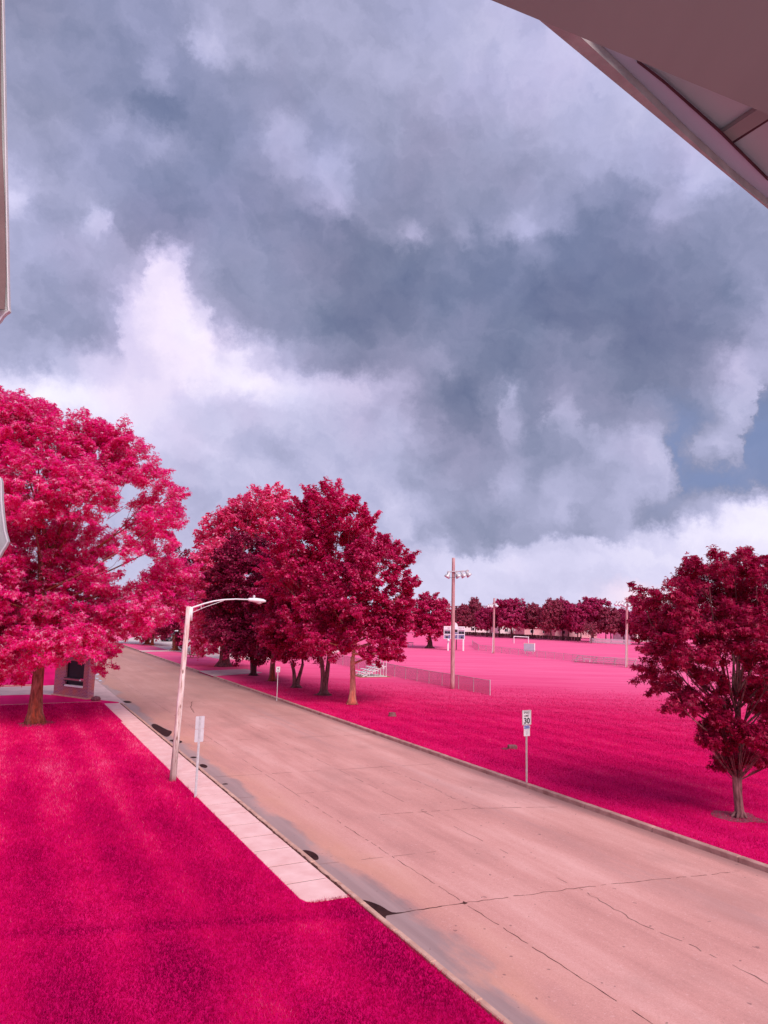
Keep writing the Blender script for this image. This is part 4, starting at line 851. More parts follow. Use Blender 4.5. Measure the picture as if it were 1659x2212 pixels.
# small sign across the street
b = P(598, 1510); r_ = empty('parking_sign', b, 'small white sign on a thin post before the street trees', 'road sign', rz=ang-rad(10))
zt = PY(600, 1440, b[1])[2]; zb = PY(600, 1452, b[1])[2]; mb = MB(); mb.tube([(0, 0, -.2), (0, 0, zt-.02)], .028, 8); mb.build('post', M['white_dirty'], r_)
Mx = Matrix.Translation((0, -.035, (zt+zb)/2)); pl_ = plate(.30, zt-zb, .03, .004, Mx, 'sign_plate', M['white'], r_)
Mf = Mx @ Matrix.Translation((0, -.003, 0))
plate(.12, .12, .05, .001, Mf @ Matrix.Translation((0, 0, .06)), 'faded_mark', M['grey_ink'], pl_)
mb = MB(); mb.box(-.10, .10, -.001, .001, -.12, -.10, Mf); mb.box(-.08, .08, -.001, .001, -.16, -.145, Mf); mb.build('faded_lines', M['grey_ink'], pl_)

# ------------------------------------------------------------------ floodlight poles
def floodpole(bp, tp, armpts, lamps, r0, label, conduit=None, lampr=.27, aim=None):
    b = P(*bp); tp_ = PY(*tp, b[1]); r_ = empty('floodlight_pole', b, label, 'floodlight pole', 'floodlight poles round the ball field')
    pole_obj(r_, float(tp_[2]), r0, r0*.72, (float(tp_[0]-b[0]), 0), 'pole_light')
    L = lambda q, dy=0: Vector(PY(q[0], q[1], b[1]+dy)-b)
    a0, a1 = L(armpts[0], -r0-.02), L(armpts[1], -r0-.02)
    mb = MB(); dd = (a1-a0); n_ = 2
    mb.tube([a0, a1], .055, 6); mb.build('crossarm', M['galv'], r_)
    if conduit:
        mb = MB(); mb.tube([L(q, -r0*1.25) for q in conduit], .045, 6); mb.build('conduit', M['white'], r_)
    for (x, y, s_) in lamps:
        c = L((x, y), -r0-.05); ax = Vector((.62*s_, -.05 if aim is None else aim, -.74)).normalized()
        Mq = c.to_4d(); Q = ax.to_track_quat('Z', 'Y').to_matrix().to_4x4(); Mx = Matrix.Translation(c+Vector((0, 0, -.12))) @ Q
        mb = MB(); mb.lathe([(.07, -.26), (.09, -.1), (lampr*.6, .0), (lampr*.92, .16), (lampr, .30), (lampr*.96, .31)], Mx, 16); o = mb.build('floodlight', M['galv'], r_, smooth=True)
        mb = MB(); mb.lathe([(lampr*.9, .312), (lampr*.5, .325), (.02, .33)], Mx, 16); mb.build('glass', M['white_dirty'], o)
        mb = MB(); mb.box(-.06, .06, -.06, .06, -.12, .14, Matrix.Translation(c+Vector((0, 0, .06)))); mb.build('bracket', M['galv'], o)
    return r_, b
z2 = lambda x, y: (384+x*.3968, 1015+y*.3968)
r1_, b1 = floodpole((977.5, 1488), (979.5, 1205), (z2(1466, 556), z2(1585, 549)), [(*z2(1520, 562), .9), (*z2(1550, 560), .9), (*z2(1577, 556), 1.1), (*z2(1474, 562), -.7)], .19,
          'tall brown wooden floodlight pole rising in front of the scoreboard, by the chain-link fence')
mb = MB(); pts = [Vector(PY(*q, b1[1]-.4)-b1) for q in [z2(1468, 560), z2(1472, 580), z2(1488, 588), z2(1510, 584), z2(1520, 575)]]; mb.tube(pts, .02, 5); mb.build('cable', M['black'], r1_)
z3 = lambda x, y: (932.7+x*.29765, 1152.1+y*.29765)
floodpole(z3(447, 871), z3(453, 470), (z3(408, 523), z3(474, 513)), [(*z3(413, 520), -.8), (*z3(428, 517), -.5), (*z3(440, 520), -.6), (*z3(462, 515), .8), (*z3(470, 517), .8)], .20,
          'slim floodlight pole on the far fence with a white conduit at its foot', conduit=[z3(437, 868), z3(440, 850), z3(442, 800), z3(444, 720)], lampr=.25)
floodpole(z3(1413, 974), z3(1416, 464), (z3(1338, 500), z3(1432, 508)), [(*z3(1341, 503), -1), (*z3(1364, 504), -1), (*z3(1384, 500), -.9), (*z3(1405, 512), -.6), (*z3(1428, 508), .8)], .19,
          'slim floodlight pole beside the dark right maple with lamps turned left', conduit=[z3(1408, 972), z3(1409, 900), z3(1410, 700)], lampr=.24)

# ------------------------------------------------------------------ chain-link fences
def fence(name, label, posts, h, end_h=None, pr=.028, skip=None, m='galv_pink', link_='link'):
    p0 = posts[0]; p1 = posts[-1]; rz = math.atan2(p1[1]-p0[1], p1[0]-p0[0]); r_ = empty(name, p0, label, 'fence', rz=rz)
    R = Matrix.Rotation(-rz, 4, 'Z'); q = [R @ Vector((float(p[0]-p0[0]), float(p[1]-p0[1]), 0)) for p in posts]
    for i, v in enumerate(q):
        mb = MB(); e = (i == 0) or (i == len(q)-1)
        mb.tube([(v.x, v.y, -.2), (v.x, v.y, h+(.06 if e else 0))], pr*(1.35 if e else 1), 8); mb.build('post', M['galv'] if e else M[m], r_)
    mb = MB(); mb.tube([(v.x, v.y, h) for v in q], .022, 6); mb.build('top_rail', M[m], r_)
    if link_:
        mb = MB()
        for a, b_ in zip(q, q[1:]): mb.add([(a.x, a.y-.03, .03), (b_.x, b_.y-.03, .03), (b_.x, b_.y-.03, h-.02), (a.x, a.y-.03, h-.02)], [(0, 1, 2, 3)])
        mb.build('wire_mesh', M[link_], r_)
    return r_
pp = [P(*q) for q in [(1058.5, 1502), (1023, 1495), (990.5, 1488.5), (954.8, 1482), (926.6, 1477), (900.6, 1471.8), (876, 1467), (852.5, 1462), (831.6, 1457), (811.5, 1452.6), (791.8, 1448.7)]]
d = (pp[-1]-pp[-4])/3
for k in range(1, 12): pp.append(pp[10]+d*k)
fence('chain_link_fence', 'chain-link fence with pale end post running back behind the bleachers', pp, 1.18)
pp = [P(1034+0, 1405)]; e1 = P(1160, 1420); e2 = P(1353, 1441.5)
pp = [pp[0]+(e1-pp[0])*i/7 for i in range(7)]+[e1+(e2-e1)*i/9 for i in range(10)]
e3 = e2+(e2-e1)/9
pp += [e3+(e2-e1)/9*i for i in range(7)]
fence('field_fence', 'low chain-link fence across the field between the two slim floodlight poles', pp, 1.0, pr=.03, link_='link_thin')
pp = [P(1020, 1394), P(1034, 1405)]
fence('gate_panel', 'short return panel at the left end of the low field fence', pp, 1.0)
pp = [P(x, 1381+(x-836)*.02) for x in (836, 850, 864, 878)]
fence('side_fence', 'pale low fence seen through the gap right of the orange trunk crown', pp, 1.3)

# ------------------------------------------------------------------ scoreboard
b = P(980, 1405.5); k = b[1]/F
r_ = empty('scoreboard', b, 'white framed ball-field scoreboard with dark score windows and a round top', 'scoreboard', rz=rad(2))
x0 = (958.3-980)*k; x1 = (1003.5-980)*k; zb = PY(980, 1380.5, b[1])[2]; zt = PY(980, 1353, b[1])[2]; w_ = x1-x0; hh = zt-zb
mb = MB(); mb.box(x0, x1, -.12, .12, zb, zt); body = mb.build('cabinet', M['white'], r_, bevel=.01)
mb = MB(); cxr = (z3(162, 0)[0]-980)*k; R0 = 25*.29765*k
q = [(cxr+R0*math.cos(a), zt+R0*1.12*math.sin(a)) for a in np.linspace(0, math.pi, 17)]; n = len(q)
mb.add([(x, -.06, z) for x, z in q]+[(x, .06, z) for x, z in q], [tuple(range(n)), tuple(range(n, 2*n))[::-1]]+[(i, (i+1) % n, n+(i+1) % n, n+i) for i in range(n)])
mb.build('round_top', M['white'], r_)
def cell(name, u0, u1, v0, v1, m_, y=-.124, t_=.004):
    mb = MB(); mb.box(x0+w_*u0, x0+w_*u1, y-t_, y, zt-hh*v1, zt-hh*v0); return mb.build(name, M[m_], body)
for (u0, u1, v0, v1) in ((.03, .31, .26, .60), (.69, .97, .26, .60), (.03, .31, .66, .96), (.345, .655, .66, .96), (.69, .97, .66, .96), (.33, .67, .48, .60)):
    cell('panel', u0, u1, v0, v1, 'slate')
cell('score_window', .345, .655, .24, .46, 'black', -.127)
for u in (.04, .18, .70, .84): cell('score_window', u, u+.125, .40, .585, 'black', -.129)
for u in (.11, .44, .81): cell('score_window', u, u+.085, .78, .95, 'black', -.129)
for u0 in (.05, .71, ):
    for j in range(7): cell('peach_mark', u0+j*.036, u0+j*.036+.016, .27, .38, 'pinkstripe', -.129)
for u0 in (.08, .40): 
    for j in range(5): cell('peach_mark', u0+j*.034, u0+j*.034+.015, .67, .76, 'pinkstripe', -.129)
for (u, v, w3) in ((.07, .10, .05), (.16, .08, .17), (.18, .16, .13), (.68, .08, .2), (.70, .16, .16)):
    for j in range(int(w3/.022)): cell('faded_lettering', u+j*.022, u+j*.022+.014, v, v+.05, 'grey_ink', -.127)
cell('emblem', .90, .94, .06, .17, 'grey_ink', -.127)
for px in (968, 1000.5):
    xx = (px-980)*k; mb = MB(); mb.box(xx-.13, xx+.13, -.1, .1, -.2, zb-.002); mb.build('leg', M['white'], r_)
mb = MB(); xx = (968-980)*k; mb.lathe([(.05, 0), (.22, .06), (.24, .2), (.16, .34), (.03, .38)], Matrix.Translation((xx, -.3, zb-.42)), 12); mb.build('horn', M['white'], r_)
b = P(987.5, 1404.6); zt2 = PY(987.0, 1317, b[1])[2]; b[1] += 1.5; r_ = empty('flagpole', b, 'thin dark red pole rising behind the scoreboard', 'pole')
mb = MB(); mb.tube([(0, 0, -.2), (0, 0, zt2*.5), (0, 0, zt2)], [.09, .07, .035], 8); mb.lathe([(.02, zt2), (.06, zt2+.05), (.02, zt2+.1)], None, 8); mb.build('shaft', M['bark_dark'], r_)
# grey board on legs beside the fence
b = P(1144, 1412.5); k = b[1]/F; r_ = empty('back_board', b, 'plain grey board with a white right edge at the low field fence', 'board', rz=rad(-6))
x0 = (1132-1144)*k; x1 = (1153.5-1144)*k; zb = PY(1144, 1407, b[1])[2]; zt = PY(1144, 1389.5, b[1])[2]
mb = MB(); mb.box(x0, x1, -.05, .05, zb, zt); o = mb.build('board', M['greyboard'], r_)
mb = MB(); mb.box(x1+.002, x1+.16, -.09, .07, zb-.03, zt+.03); mb.build('edge_trim', M['white'], r_)
mb = MB(); mb.box(x0-.03, x1, -.062, -.052, zt-.06, zt+.02); mb.build('top_trim', M['pinkstripe'], r_)
for xx in (x0+.25, x1-.2): mb = MB(); mb.box(xx-.06, xx+.06, -.04, .04, -.2, zb-.002); mb.build('leg', M['galv_pink'], r_)
# soccer goal
b = P(1125, 1390.0); k = b[1]/F; r_ = empty('goal', b, 'white goal frame standing before the far trees', 'goal')
xl = (1110.5-1125)*k; xr = (1141.5-1125)*k; zt = PY(1125, 1375, b[1])[2]
for i_, (xx, z_) in enumerate(((xl, zt), (xr, zt-.1))): mb = MB(); mb.tube([(xx, 0, -.2), (xx, 0, z_)], .085, 8); mb.build('upright', M['white'], r_)
mb = MB(); mb.tube([(xl-.08, 0, zt), (xr+.08, 0, zt-.1)], .085, 8); mb.build('crossbar', M['white'], r_)
mb = MB(); mb.tube([(xl, 0, zt), (xl, 1.6, zt*.6), (xl, 2.4, 0)], .04, 6); mb.tube([(xr, 0, zt-.1), (xr, 1.6, zt*.6), (xr, 2.4, 0)], .04, 6); mb.build('back_stay', M['white_dirty'], r_)
# small end stake near goal left and utility poles
for i, (a, t_, lab, lean_) in enumerate([(z3(426, 747), z3(424, 617), 'pale utility pole with a crossarm left of the second floodlight pole', 0), (z3(600, 745), z3(590, 626), 'leaning dark utility pole with double crossarm right of the second floodlight pole', 1)]):
    b = P(a[0], a[1]); tp_ = PY(*t_, b[1]); r_ = empty('utility_pole', b, lab, 'utility pole'); dx = float(tp_[0]-b[0]); h = float(tp_[2])
    pole_obj(r_, h, .19 if i else .24, .12, (dx, 0), 'pole' if not i else 'pole_light')
    mb = MB(); mb.box(dx-1.7, dx+1.7, -.28, -.18, h-.85, h-.6); 
    if i: mb.box(dx-1.2, dx+1.2, -.28, -.18, h-1.7, h-1.5)
    for x_ in (-1.5, -.8, .8, 1.5): mb.lathe([(.05, 0), (.07, .1), (.04, .2)], Matrix.Translation((dx+x_, -.23, h-.6)), 6)
    mb.build('crossarm', M['pole_light'], r_)
    if i: mb = MB(); mb.lathe([(.2, 0), (.24, .1), (.24, .7), (.18, .8)], Matrix.Translation((dx+.45, -.1, h-3.4)), 10); mb.build('transformer', M['galv'], r_)

# ------------------------------------------------------------------ bleachers
def bleacher(b, rz, L, rows, label, rise=.22, run=.62, m='white', base=True, name='bleachers', back=True):
    r_ = empty(name, b, label, 'bleachers', rz=rz)      # local x along the seats, +y = up the rows
    for i in range(rows):
        mb = MB(); mb.box(-L/2, L/2, i*run, i*run+.26, .42+i*rise, .46+i*rise); mb.build('seat_plank', M[m], r_)
        mb = MB(); mb.box(-L/2, L/2, i*run+.30, i*run+.52, .14+i*rise, .17+i*rise); mb.build('foot_plank', M[m], r_)
    for x in np.linspace(-L/2+.15, L/2-.15, 4):
        mb = MB()
        for i in range(rows):
            mb.tube([(x, i*run+.13, .03), (x, i*run+.13, .42+i*rise)], .028, 6); mb.tube([(x, i*run+.13, .41+i*rise-.02), (x, (i+1)*run+.1, .41+i*rise-.02)], .028, 6)
        mb.tube([(x, 0, .05), (x, rows*run+.2, .05)], .03, 6); mb.tube([(x, .1, .10), (x, rows*run, .12+rows*rise)], .024, 6)
        if back: mb.tube([(x, rows*run+.1, .03), (x, rows*run+.1, .42+rows*rise+.75)], .03, 6)
        mb.build('frame', M[m], r_)
    if back:
        for dz in (.72, .35): mb = MB(); mb.tube([(-L/2+.1, rows*run+.1, .42+rows*rise+dz), (L/2-.1, rows*run+.1, .42+rows*rise+dz)], .028, 6); mb.build('guard_rail', M[m], r_)
    if base: mb = MB(); mb.box(-L/2-.4, L/2+.3, -.35, rows*run+.55, -.05, .03); mb.build('wooden_pad', M['wood'], r_)
    return r_
b = P(760, 1458); bleacher(b+np.array([.7, -1.2, 0]), rad(-68), 2.6, 4, 'small white metal bleachers on a wooden pad by the chain-link fence')
b = P(1312, 1437); bleacher(b+np.array([0, 2, 0]), rad(-36), 8.5, 3, 'long low dull bleachers behind the low field fence near the third floodlight pole', m='galv_pink', base=False, back=False, name='bench_stand')
b = P(1268, 1430); r_ = empty('small_bench', b, 'small white bench at the low field fence left of the long stand', 'bench', rz=rad(-30))
mb = MB(); mb.box(-.5, .5, -.15, .15, .42, .46); mb.build('seat', M['white'], r_)
for x_ in (-.4, .4): mb = MB(); mb.box(x_-.03, x_+.03, -.12, .12, 0, .418); mb.build('leg', M['white'], r_)
b = P(1092*0+ (1250+845/2.37)/1.8227, (2500+100/2.37)/1.8227+3); r_ = empty('field_bench', b, 'pale tube bench on the field near the lone round tree', 'bench', rz=rad(-20))
mb = MB(); mb.box(-1, 1, -.15, .15, .45, .50); mb.build('seat', M['galv_pink'], r_)
for x_ in (-.9, 0, .9): mb = MB(); mb.tube([(x_, -.2, 0), (x_, -.1, .45)], .04, 6); mb.tube([(x_, .2, 0), (x_, .1, .9)], .04, 6); mb.build('leg', M['galv_pink'], r_)
mb = MB(); mb.box(-1, 1, .10, .14, .72, .90); mb.build('backrest', M['galv_pink'], r_)

# ------------------------------------------------------------------ picket fence, houses
pa = P(1274, 1388.5); pb = P(1364, 1393.5); d = pb-pa; L = float(np.linalg.norm(d)); rz = math.atan2(d[1], d[0])
r_ = empty('picket_fence', pa, 'white picket fence under the far tree line on the right', 'fence', rz=rz); h = 1.15
mb = MB(); n = int(L/.30)
for i in range(n): mb.add([(i*.3, -.03, .05), (i*.3+.19, -.03, .05), (i*.3+.19, -.03, h), (i*.3+.095, -.03, h+.1), (i*.3, -.03, h), (i*.3, -.01, .05), (i*.3+.19, -.01, .05), (i*.3+.19, -.01, h), (i*.3+.095, -.01, h+.1), (i*.3, -.01, h)], [(0, 1, 2, 3, 4), (9, 8, 7, 6, 5), (0, 4, 9, 5), (1, 6, 7, 2), (2, 7, 8, 3), (3, 8, 9, 4)])
mb.build('pickets', M['white'], r_)
for z_ in (.3, .9): mb = MB(); mb.box(0, L, 0, .05, z_, z_+.1); mb.build('rail', M['white'], r_)
for i in range(int(L/2.4)+1): mb = MB(); mb.box(i*2.4-.06, i*2.4+.06, .06, .18, -.1, h+.12); mb.build('post', M['white_dirty'], r_)
def house(c, w, dp, h, rh, label, wm='wallwhite', rm='roofgrey', rz=0.0, nwin=3, door=True, name='house'):
    r_ = empty(name, c, label, 'house', rz=rz)
    mb = MB(); mb.box(-w/2, w/2, 0, dp, -.2, h); mb.build('wall', M[wm], r_)
    mb = MB(); e = .5; mb.add([(-w/2-e, -e, h+.004), (w/2+e, -e, h+.004), (w/2+e, dp+e, h+.004), (-w/2-e, dp+e, h+.004), (-w/2-e+1, dp/2, h+rh), (w/2+e-1, dp/2, h+rh)], [(3, 2, 1, 0), (0, 1, 5, 4), (2, 3, 4, 5), (1, 2, 5), (3, 0, 4)])
    rf = mb.build('roof', M[rm], r_)
    mb = MB(); mb.box(w*.2, w*.2+.7, dp/2-.3, dp/2+.4, h+rh*.5, h+rh+.6); mb.build('chimney', M['brick'], rf)
    for i in range(nwin):
        x = -w/2+w*(i+.6)/(nwin+.2); mb = MB(); mb.box(x-.6, x+.6, -.06, -.003, 1.0, 2.1); f_ = mb.build('window', M['white'], r_)
        mb = MB(); mb.box(x-.5, x-.03, -.075, -.063, 1.1, 2.0); mb.box(x+.03, x+.5, -.075, -.063, 1.1, 2.0); mb.build('pane', M['glass'], f_)
    if door: mb = MB(); mb.box(w*.36, w*.36+.95, -.06, -.003, .1, 2.15); mb.build('door', M['wood'], r_)
    return r_
def hb(px, extra=22): q = P(px, base_y(px)-.8); q = q + q/np.linalg.norm(q[:2])*extra; q[2] = 0; return q
house(hb(1052), 15, 9, 2.9, 2.2, 'low white house behind the far trees beside the second floodlight pole', rz=rad(8))
house(hb(1012, 30), 10, 8, 2.8, 2.0, 'small pale house at the left end of the far tree line', rz=rad(0))
house(hb(1120, 26), 13, 9, 3.2, 2.4, 'white house behind the goal with a dull grey roof', rz=rad(12))
house(hb(1176, 24), 13, 8, 2.6, 2.4, 'pink-sided house seen under the far trees right of the grey board', 'housepink', 'housepink', rz=rad(14))
house(hb(1245, 30), 14, 9, 2.8, 2.2, 'pale house in deep shade behind the widest far crown', 'housepink', 'roofgrey', rz=rad(16))
house(hb(1420, 24), 15, 9, 2.8, 2.3, 'pale house far behind the dark right maple', rz=rad(20))
b = P(535, 1425.5); house(b, 5.0, 5.0, 3.0, .9, 'plain white block building behind the very dark street tree', rz=rad(-4), nwin=0, door=False, name='block_building')
b = P(600, 1424) ; house(b+np.array([2, 14, 0]), 9.0, 6.0, 2.7, 1.2, 'pale shed behind the split-trunk street tree', 'wallwhite', rz=rad(-4), nwin=2, name='shed')
# long dark wooden fence under the far trees
pa = P(1002, 1371.5); pb = P(1258, 1384.5); d = pb-pa; L = float(np.linalg.norm(d)); rz = math.atan2(d[1], d[0])
r_ = empty('board_fence', pa, 'long low dark fence line under the left part of the far tree line', 'fence', rz=rz)
mb = MB(); 
for i in range(int(L/.9)): mb.box(i*.9, i*.9+.84, 0, .04, .02, .95+.03*((i*7) % 3))
mb.build('boards', M['bark'], r_)
for i in range(int(L/3.6)+1): mb = MB(); mb.box(i*3.6-.06, i*3.6+.06, -.11, -.002, -.1, 1.1); mb.build('post', M['bark'], r_)

# ------------------------------------------------------------------ parked vehicles, picnic table, notice board
def car(b, rz, label, body_m, van=False, name='parked_car'):
    r_ = empty(name, b, label, 'van' if van else 'car', rz=rz); L, Wd = 4.5, 1.75
    if van: prof = [(-2.3, .35), (-2.3, 1.0), (-2.2, 1.35), (-2.0, 1.95), (1.0, 2.0), (1.5, 1.35), (2.25, 1.1), (2.35, .7), (2.3, .35)]
    else: prof = [(-2.25, .35), (-2.28, .85), (-2.0, .98), (-1.5, 1.02), (-1.0, 1.42), (.45, 1.45), (1.1, 1.02), (2.05, .88), (2.25, .6), (2.22, .35)]
    n = len(prof); ins = .12; mb = MB()
    vs = [(x, -Wd/2+(ins if z > 1.1 else 0), z) for x, z in prof]+[(x, Wd/2-(ins if z > 1.1 else 0), z) for x, z in prof]
    mb.add(vs, [tuple(range(n))[::-1], tuple(range(n, 2*n))]+[(i, (i+1) % n, n+(i+1) % n, n+i) for i in range(n)]); mb.build('body', M[body_m], r_, bevel=.05)
    for sy in (-1, 1):
        mb = MB(); z0, z1 = (1.35, 1.85) if van else (1.03, 1.36); xa, xb = (-1.9, .95) if van else (-1.0, .5)
        mb.add([(xa, sy*(Wd/2-.07), z0), (xb+.4, sy*(Wd/2-.07), z0), (xb, sy*(Wd/2-.10), z1), (xa+.1, sy*(Wd/2-.10), z1), (xa, sy*(Wd/2-.0), z0), (xb+.4, sy*(Wd/2-.0), z0), (xb, sy*(Wd/2-.1)+sy*.01, z1), (xa+.1, sy*(Wd/2-.1)+sy*.01, z1)], [(0, 1, 2, 3), (7, 6, 5, 4), (0, 4, 5, 1), (1, 5, 6, 2), (2, 6, 7, 3), (3, 7, 4, 0)]); mb.build('side_window', M['glass'], r_)
        for x in (-1.4, 1.4):
            mb = MB(); mb.lathe([(.33, -.1), (.33, .1)], Matrix.Translation((x, sy*(Wd/2-.06), .33)) @ Matrix.Rotation(rad(90), 4, 'X'), 16); w = mb.build('wheel', M['rubber'], r_)
            mb = MB(); mb.lathe([(.19, -.11), (.19, .11)], Matrix.Translation((x, sy*(Wd/2-.05), .33)) @ Matrix.Rotation(rad(90), 4, 'X'), 12); mb.build('rim', M['galv'], w)
        mb = MB(); mb.box(2.18, 2.30, sy*.62-.16, sy*.62+.16, .62, .76); mb.build('headlight', M['white'], r_)
    return r_
car(P(377, 1384), rad(15), 'white van parked in the lot behind the forked dark tree', 'carwhite', True, 'parked_van')
car(P(362, 1385), rad(100), 'dark car parked in the lot left of the white van', 'cardark')
car(P(393, 1383.5), rad(80), 'white car parked in the lot right of the white van', 'carwhite')
car(P(455, 1390), rad(10), 'pale car half hidden behind the low pink tree', 'carwhite')
b = P(414, 1421); r_ = empty('picnic_table', b, 'brown wooden picnic table on the grass right of the lamp pole', 'table', rz=rad(-25))
mb = MB(); [mb.box(-.9, .9, -.37+i*.15, -.24+i*.15, .72, .76) for i in range(5)]; mb.build('tabletop', M['wood'], r_)
for sy in (-1, 1): mb = MB(); mb.box(-.9, .9, sy*.72-.13, sy*.72+.13, .42, .46); mb.build('bench', M['wood'], r_)
for sx in (-.65, .65): mb = MB(); mb.box(sx-.04, sx+.04, -.8, .8, .34, .415); mb.tube([(sx, -.6, 0), (sx, -.2, .72)], .05, 4); mb.tube([(sx, .6, 0), (sx, .2, .72)], .05, 4); mb.build('leg_frame', M['wood'], r_)
b = P(432, 1420); r_ = empty('notice_board', b, 'upright brown wooden post board under the low pink tree', 'board', rz=rad(-25))
mb = MB(); mb.box(-.35, .35, -.05, .05, .3, 2.3); mb.build('board', M['wood'], r_)
for sx in (-.42, .42): mb = MB(); mb.box(sx-.06, sx+.06, -.07, .07, -.1, 2.6); mb.build('post', M['bark_red'], r_)

# ------------------------------------------------------------------ brick sign
a_, c_ = P(115, 1500.6), P(187.7, 1510.5); d = c_-a_; Wk = float(np.linalg.norm(d)); rz = math.atan2(d[1], d[0]); k = a_[1]/F
r_ = empty('brick_sign', a_, 'brick sign monument with a black display, half hidden under the left maple', 'sign', rz=rz)
Hk = 2.95; D = .52
z8 = lambda x: (x-697)/(1135-697)*Wk
wx0, wx1, wz0, wz1 = z8(838), z8(1072), .72, 2.55
mb = MB(); mb.box(0, wx0, 0, D, -.1, Hk); mb.box(wx1, Wk, 0, D, -.1, Hk); mb.box(wx0, wx1, 0, D, -.1, wz0); mb.box(wx0, wx1, 0, D, wz1, Hk); mb.build('brick_body', M['brick'], r_)
mb = MB(); mb.box(wx0+.002, wx1-.002, .14, .2, 1.32, wz1-.002); mb.build('display', M['glass'], r_)
mb = MB(); mb.box(wx0+.002, wx1-.002, .14, .2, wz0+.12, 1.16); mb.build('lower_display', M['glass'], r_)
mb = MB(); mb.box(wx0-.08, wx1+.02, -.03, .13, 1.18, 1.29); o = mb.build('cross_bar', simple('mauve_bar', C(.45, .10, .16), C(.5, .14, .2)), r_)
mb = MB(); mb.box(wx1-.42, wx1-.22, -.036, -.032, 1.19, 1.28); mb.build('small_label', M['white'], o)
mb = MB(); mb.box(wx0-.12, wx1-.3, -.05, -.034, 1.30, 1.36); mb.box(wx0-.12, wx1, -.05, -.034, 1.11, 1.165); mb.box(wx0-.15, wx0+.1, -.05, -.002, .76, .84); mb.build('hinge_rails', M['black'], r_)
mb = MB(); mb.box(wx0, wx1, -.05, .13, wz0+.002, wz0+.11); mb.build('white_sill', M['white'], r_)
mb = MB(); mb.box(-.25, Wk+.25, -.25, D+.25, Hk+.002, Hk+.14); mb.build('dark_cap', M['black'], r_, bevel=.02)
mb = MB(); mb.box(-.08, Wk+.1, -.10, D+.10, -.1, .07); mb.build('footing', M['kerb_pale'], r_)
# dark clutter at its foot
b = P(207, 1513); mb = MB(); rg = random.Random(4)
mb.lathe([(.30, 0), (.34, .1), (.26, .24), (.05, .3)], Matrix.Translation((0, 0, 0)), 9); o = mb.build('rock', M['dirt'], None); o.location = [float(v) for v in b]; tag(o, 'small dark rock at the right foot of the brick sign', 'rock')
# stump and block in the lawn
b = P(847, 1547); mb = MB(); mb.lathe([(.30, -.05), (.24, .1), (.22, .22), (.05, .24)], None, 9); o = mb.build('stump', M['stone'], None); o.location = [float(v) for v in b]; tag(o, 'low grey stump in the lawn right of the orange trunk', 'stump')
b = P(1107, 1617); mb = MB(); mb.box(-.22, .22, -.16, .16, -.05, .17); o = mb.build('utility_block', M['stone'], None, bevel=.03); o.location = [float(v) for v in b]; tag(o, 'small square stone block in the lawn left of the speed limit sign', 'block')
q = blob([tuple(P(*p)[:2]) for p in [(1082, 1617), (1095, 1615.5), (1103, 1617), (1096, 1619.5), (1086, 1619)]], .01); mb = MB(); mb.add(q, [tuple(range(len(q)))]); tag(mb.build('bare_soil', M['dirt']), kind='structure')

# ------------------------------------------------------------------ roof overhang above the camera and the pale flashing at the left
cz7 = lambda x, y: (1042.4+x*.3717, y*.3717)
def slab(pts, z, t_, name, m_, parent):
    """polygon measured in the photo lying in the horizontal plane z, extruded upward"""
    q = [P(x, y, CH+z) - np.array([0, 0, 0]) for x, y in pts]; n = len(q); mb = MB()
    mb.add([(p[0], p[1], CH+z) for p in q]+[(p[0], p[1], CH+z+t_) for p in q], [tuple(range(n)), tuple(range(n, 2*n))[::-1]]+[(i, (i+1) % n, n+(i+1) % n, n+i) for i in range(n)])
    return mb.build(name, M[m_], parent)
r_ = empty('roof_overhang', (0, 0, 0), 'underside of a roof overhang with a mauve edge beam across the top right corner', 'roof')
mb = MB(); mb.box(-4.5, 8.5, -5.5, 2.0, CH-1.85, CH-1.62); tag(mb.build('bounce_slab', simple('bounce_concrete', C(.60, .60, .58), C(.72, .72, .70), 2)), kind='structure')  # unseen pale slab, added to bounce neutral light up onto the soffit
# near dark soffit: straight edge, running on outside the frame
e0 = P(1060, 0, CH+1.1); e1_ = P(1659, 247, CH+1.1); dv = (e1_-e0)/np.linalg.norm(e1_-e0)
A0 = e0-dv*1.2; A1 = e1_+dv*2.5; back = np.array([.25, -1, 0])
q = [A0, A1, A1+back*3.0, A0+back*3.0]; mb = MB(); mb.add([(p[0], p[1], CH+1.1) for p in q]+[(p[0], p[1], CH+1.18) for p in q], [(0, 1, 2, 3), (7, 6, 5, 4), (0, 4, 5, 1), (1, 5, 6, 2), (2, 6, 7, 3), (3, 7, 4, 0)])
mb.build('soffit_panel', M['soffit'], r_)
so = 1.30
slab([cz7(330, 117), cz7(1659, 1215), cz7(2300, 1745), cz7(2300, 1725), cz7(1450, 1030), cz7(1200, 805), cz7(900, 520), cz7(560, 205), cz7(480, 120)], so+.0, .028, 'gutter_lip', 'lip', r_)
slab([cz7(520, 120), cz7(570, 205), cz7(900, 520), cz7(1200, 800), cz7(1450, 1022), cz7(2300, 1712), cz7(2300, 1600), cz7(1659, 1052), cz7(1380, 772), cz7(1060, 490), cz7(900, 367), cz7(760, 200)], so+.03, .012, 'edge_beam', 'beam', r_)
slab([cz7(640, 150), cz7(820, 330), cz7(1000, 470), cz7(1340, 762), cz7(1659, 1060), cz7(2300, 1640), cz7(2500, 700), cz7(1200, 250)], so+.05, .02, 'roof_panel', 'panel', r_)
slab([cz7(895, 352), cz7(1060, 480), cz7(1380, 762), cz7(1659, 1038), cz7(1659, 1054), cz7(1380, 778), cz7(1060, 492), cz7(900, 366)], so+.022, .006, 'seam', 'dark_seam', r_)
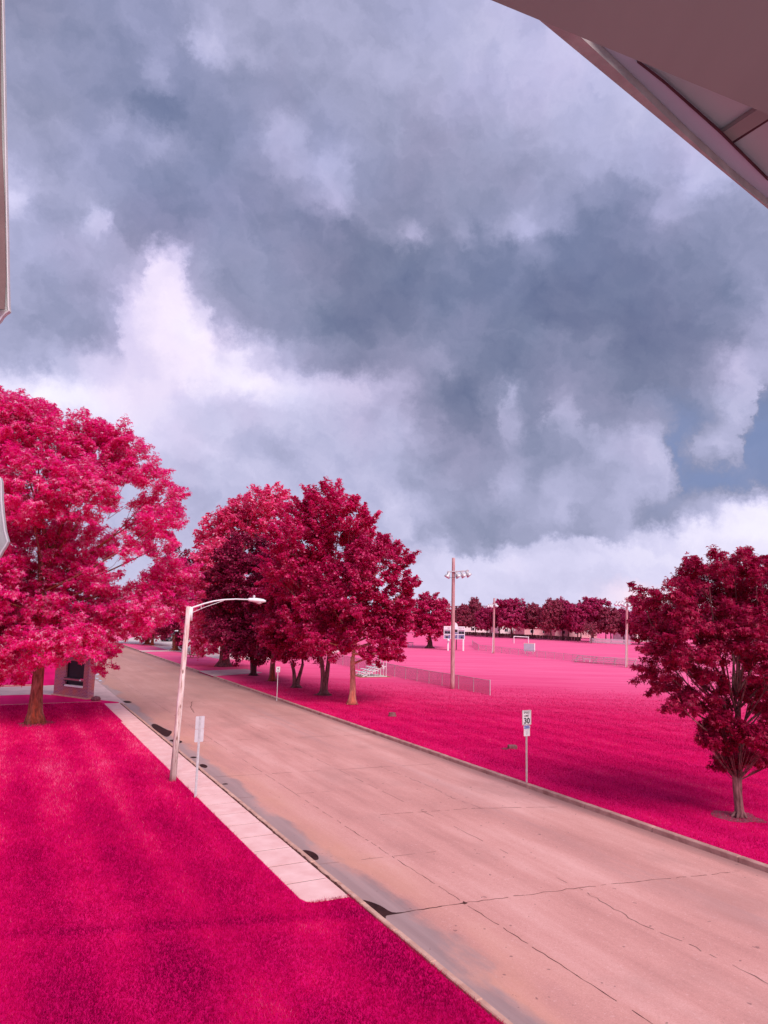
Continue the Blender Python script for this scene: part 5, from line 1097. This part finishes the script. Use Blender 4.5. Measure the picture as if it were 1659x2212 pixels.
slab([cz7(1385, 778), cz7(1600, 635), cz7(1720, 560), cz7(1790, 605), cz7(1665, 688), cz7(1440, 830)], so+.035, .013, 'batten', 'soffit', r_)
slab([cz7(1440, 834), cz7(1665, 690), cz7(1790, 607), cz7(1795, 614), cz7(1668, 700), cz7(1446, 842)], so+.040, .006, 'batten_seam', 'dark_seam', r_)
# flashing strips at the left edge: bent metal sheets 1.9 m from the camera
def flashing(pts, label, inner=None):
    y = 1.9; r_ = empty('metal_flashing', PY(-30, pts[0][1], y), label, 'flashing', 'pale metal flashing strips at the left photo edge'); o = np.array(r_.location)
    front = [PY(px, py, y)-o for px, py in pts]; mb = MB()
    back_ = [p+np.array([-.10, -.012, 0]) for p in front]; n = len(front)
    for i in range(n-1):
        a0, a1, c0, c1 = front[i], front[i+1], back_[i], back_[i+1]; t_ = np.array([0, .012, 0])
        mb.add([a0, a1, c1, c0, a0+t_, a1+t_, c1+t_, c0+t_], [(0, 1, 2, 3), (7, 6, 5, 4), (0, 4, 5, 1), (3, 2, 6, 7)] + ([(0, 3, 7, 4)] if i == 0 else []) + ([(1, 5, 6, 2)] if i == n-2 else []))
    mb.build('sheet', M['flash'], r_, smooth=False)
    mb = MB(); mb.tube([p+np.array([0, -.002, 0]) for p in front], .0022, 6); mb.build('rolled_edge', M['white_dirty'], r_)
    if inner:
        f = [PY(px, py, y-.02)-o for px, py in inner]; g_ = [p+np.array([-.06, 0, 0]) for p in f]; mb = MB()
        for i in range(len(f)-1): t_ = np.array([0, .003, 0]); mb.add([f[i], f[i+1], g_[i+1], g_[i], f[i]+t_, f[i+1]+t_, g_[i+1]+t_, g_[i]+t_], [(0, 1, 2, 3), (7, 6, 5, 4), (0, 4, 5, 1), (3, 2, 6, 7)])
        mb.build('inner_fold', M['flash_in'], r_)
flashing([(6, -160), (6, 0), (9, 150), (12, 320), (15, 480), (17.5, 620), (18.5, 662), (20, 672), (12, 677), (5, 684), (0, 692), (-8, 700)], 'upper pale metal flashing strip, long and straight, at the left photo edge', [(1, -160), (1, 180), (3, 300), (9, 430), (12, 600), (9, 668)])
flashing([(0, 1031), (3, 1040), (3.5, 1080), (6, 1110), (11, 1148), (17, 1170), (12, 1180), (5, 1190), (0, 1200), (-8, 1210)], 'lower pale metal flashing strip, short and curved, over the left maple')
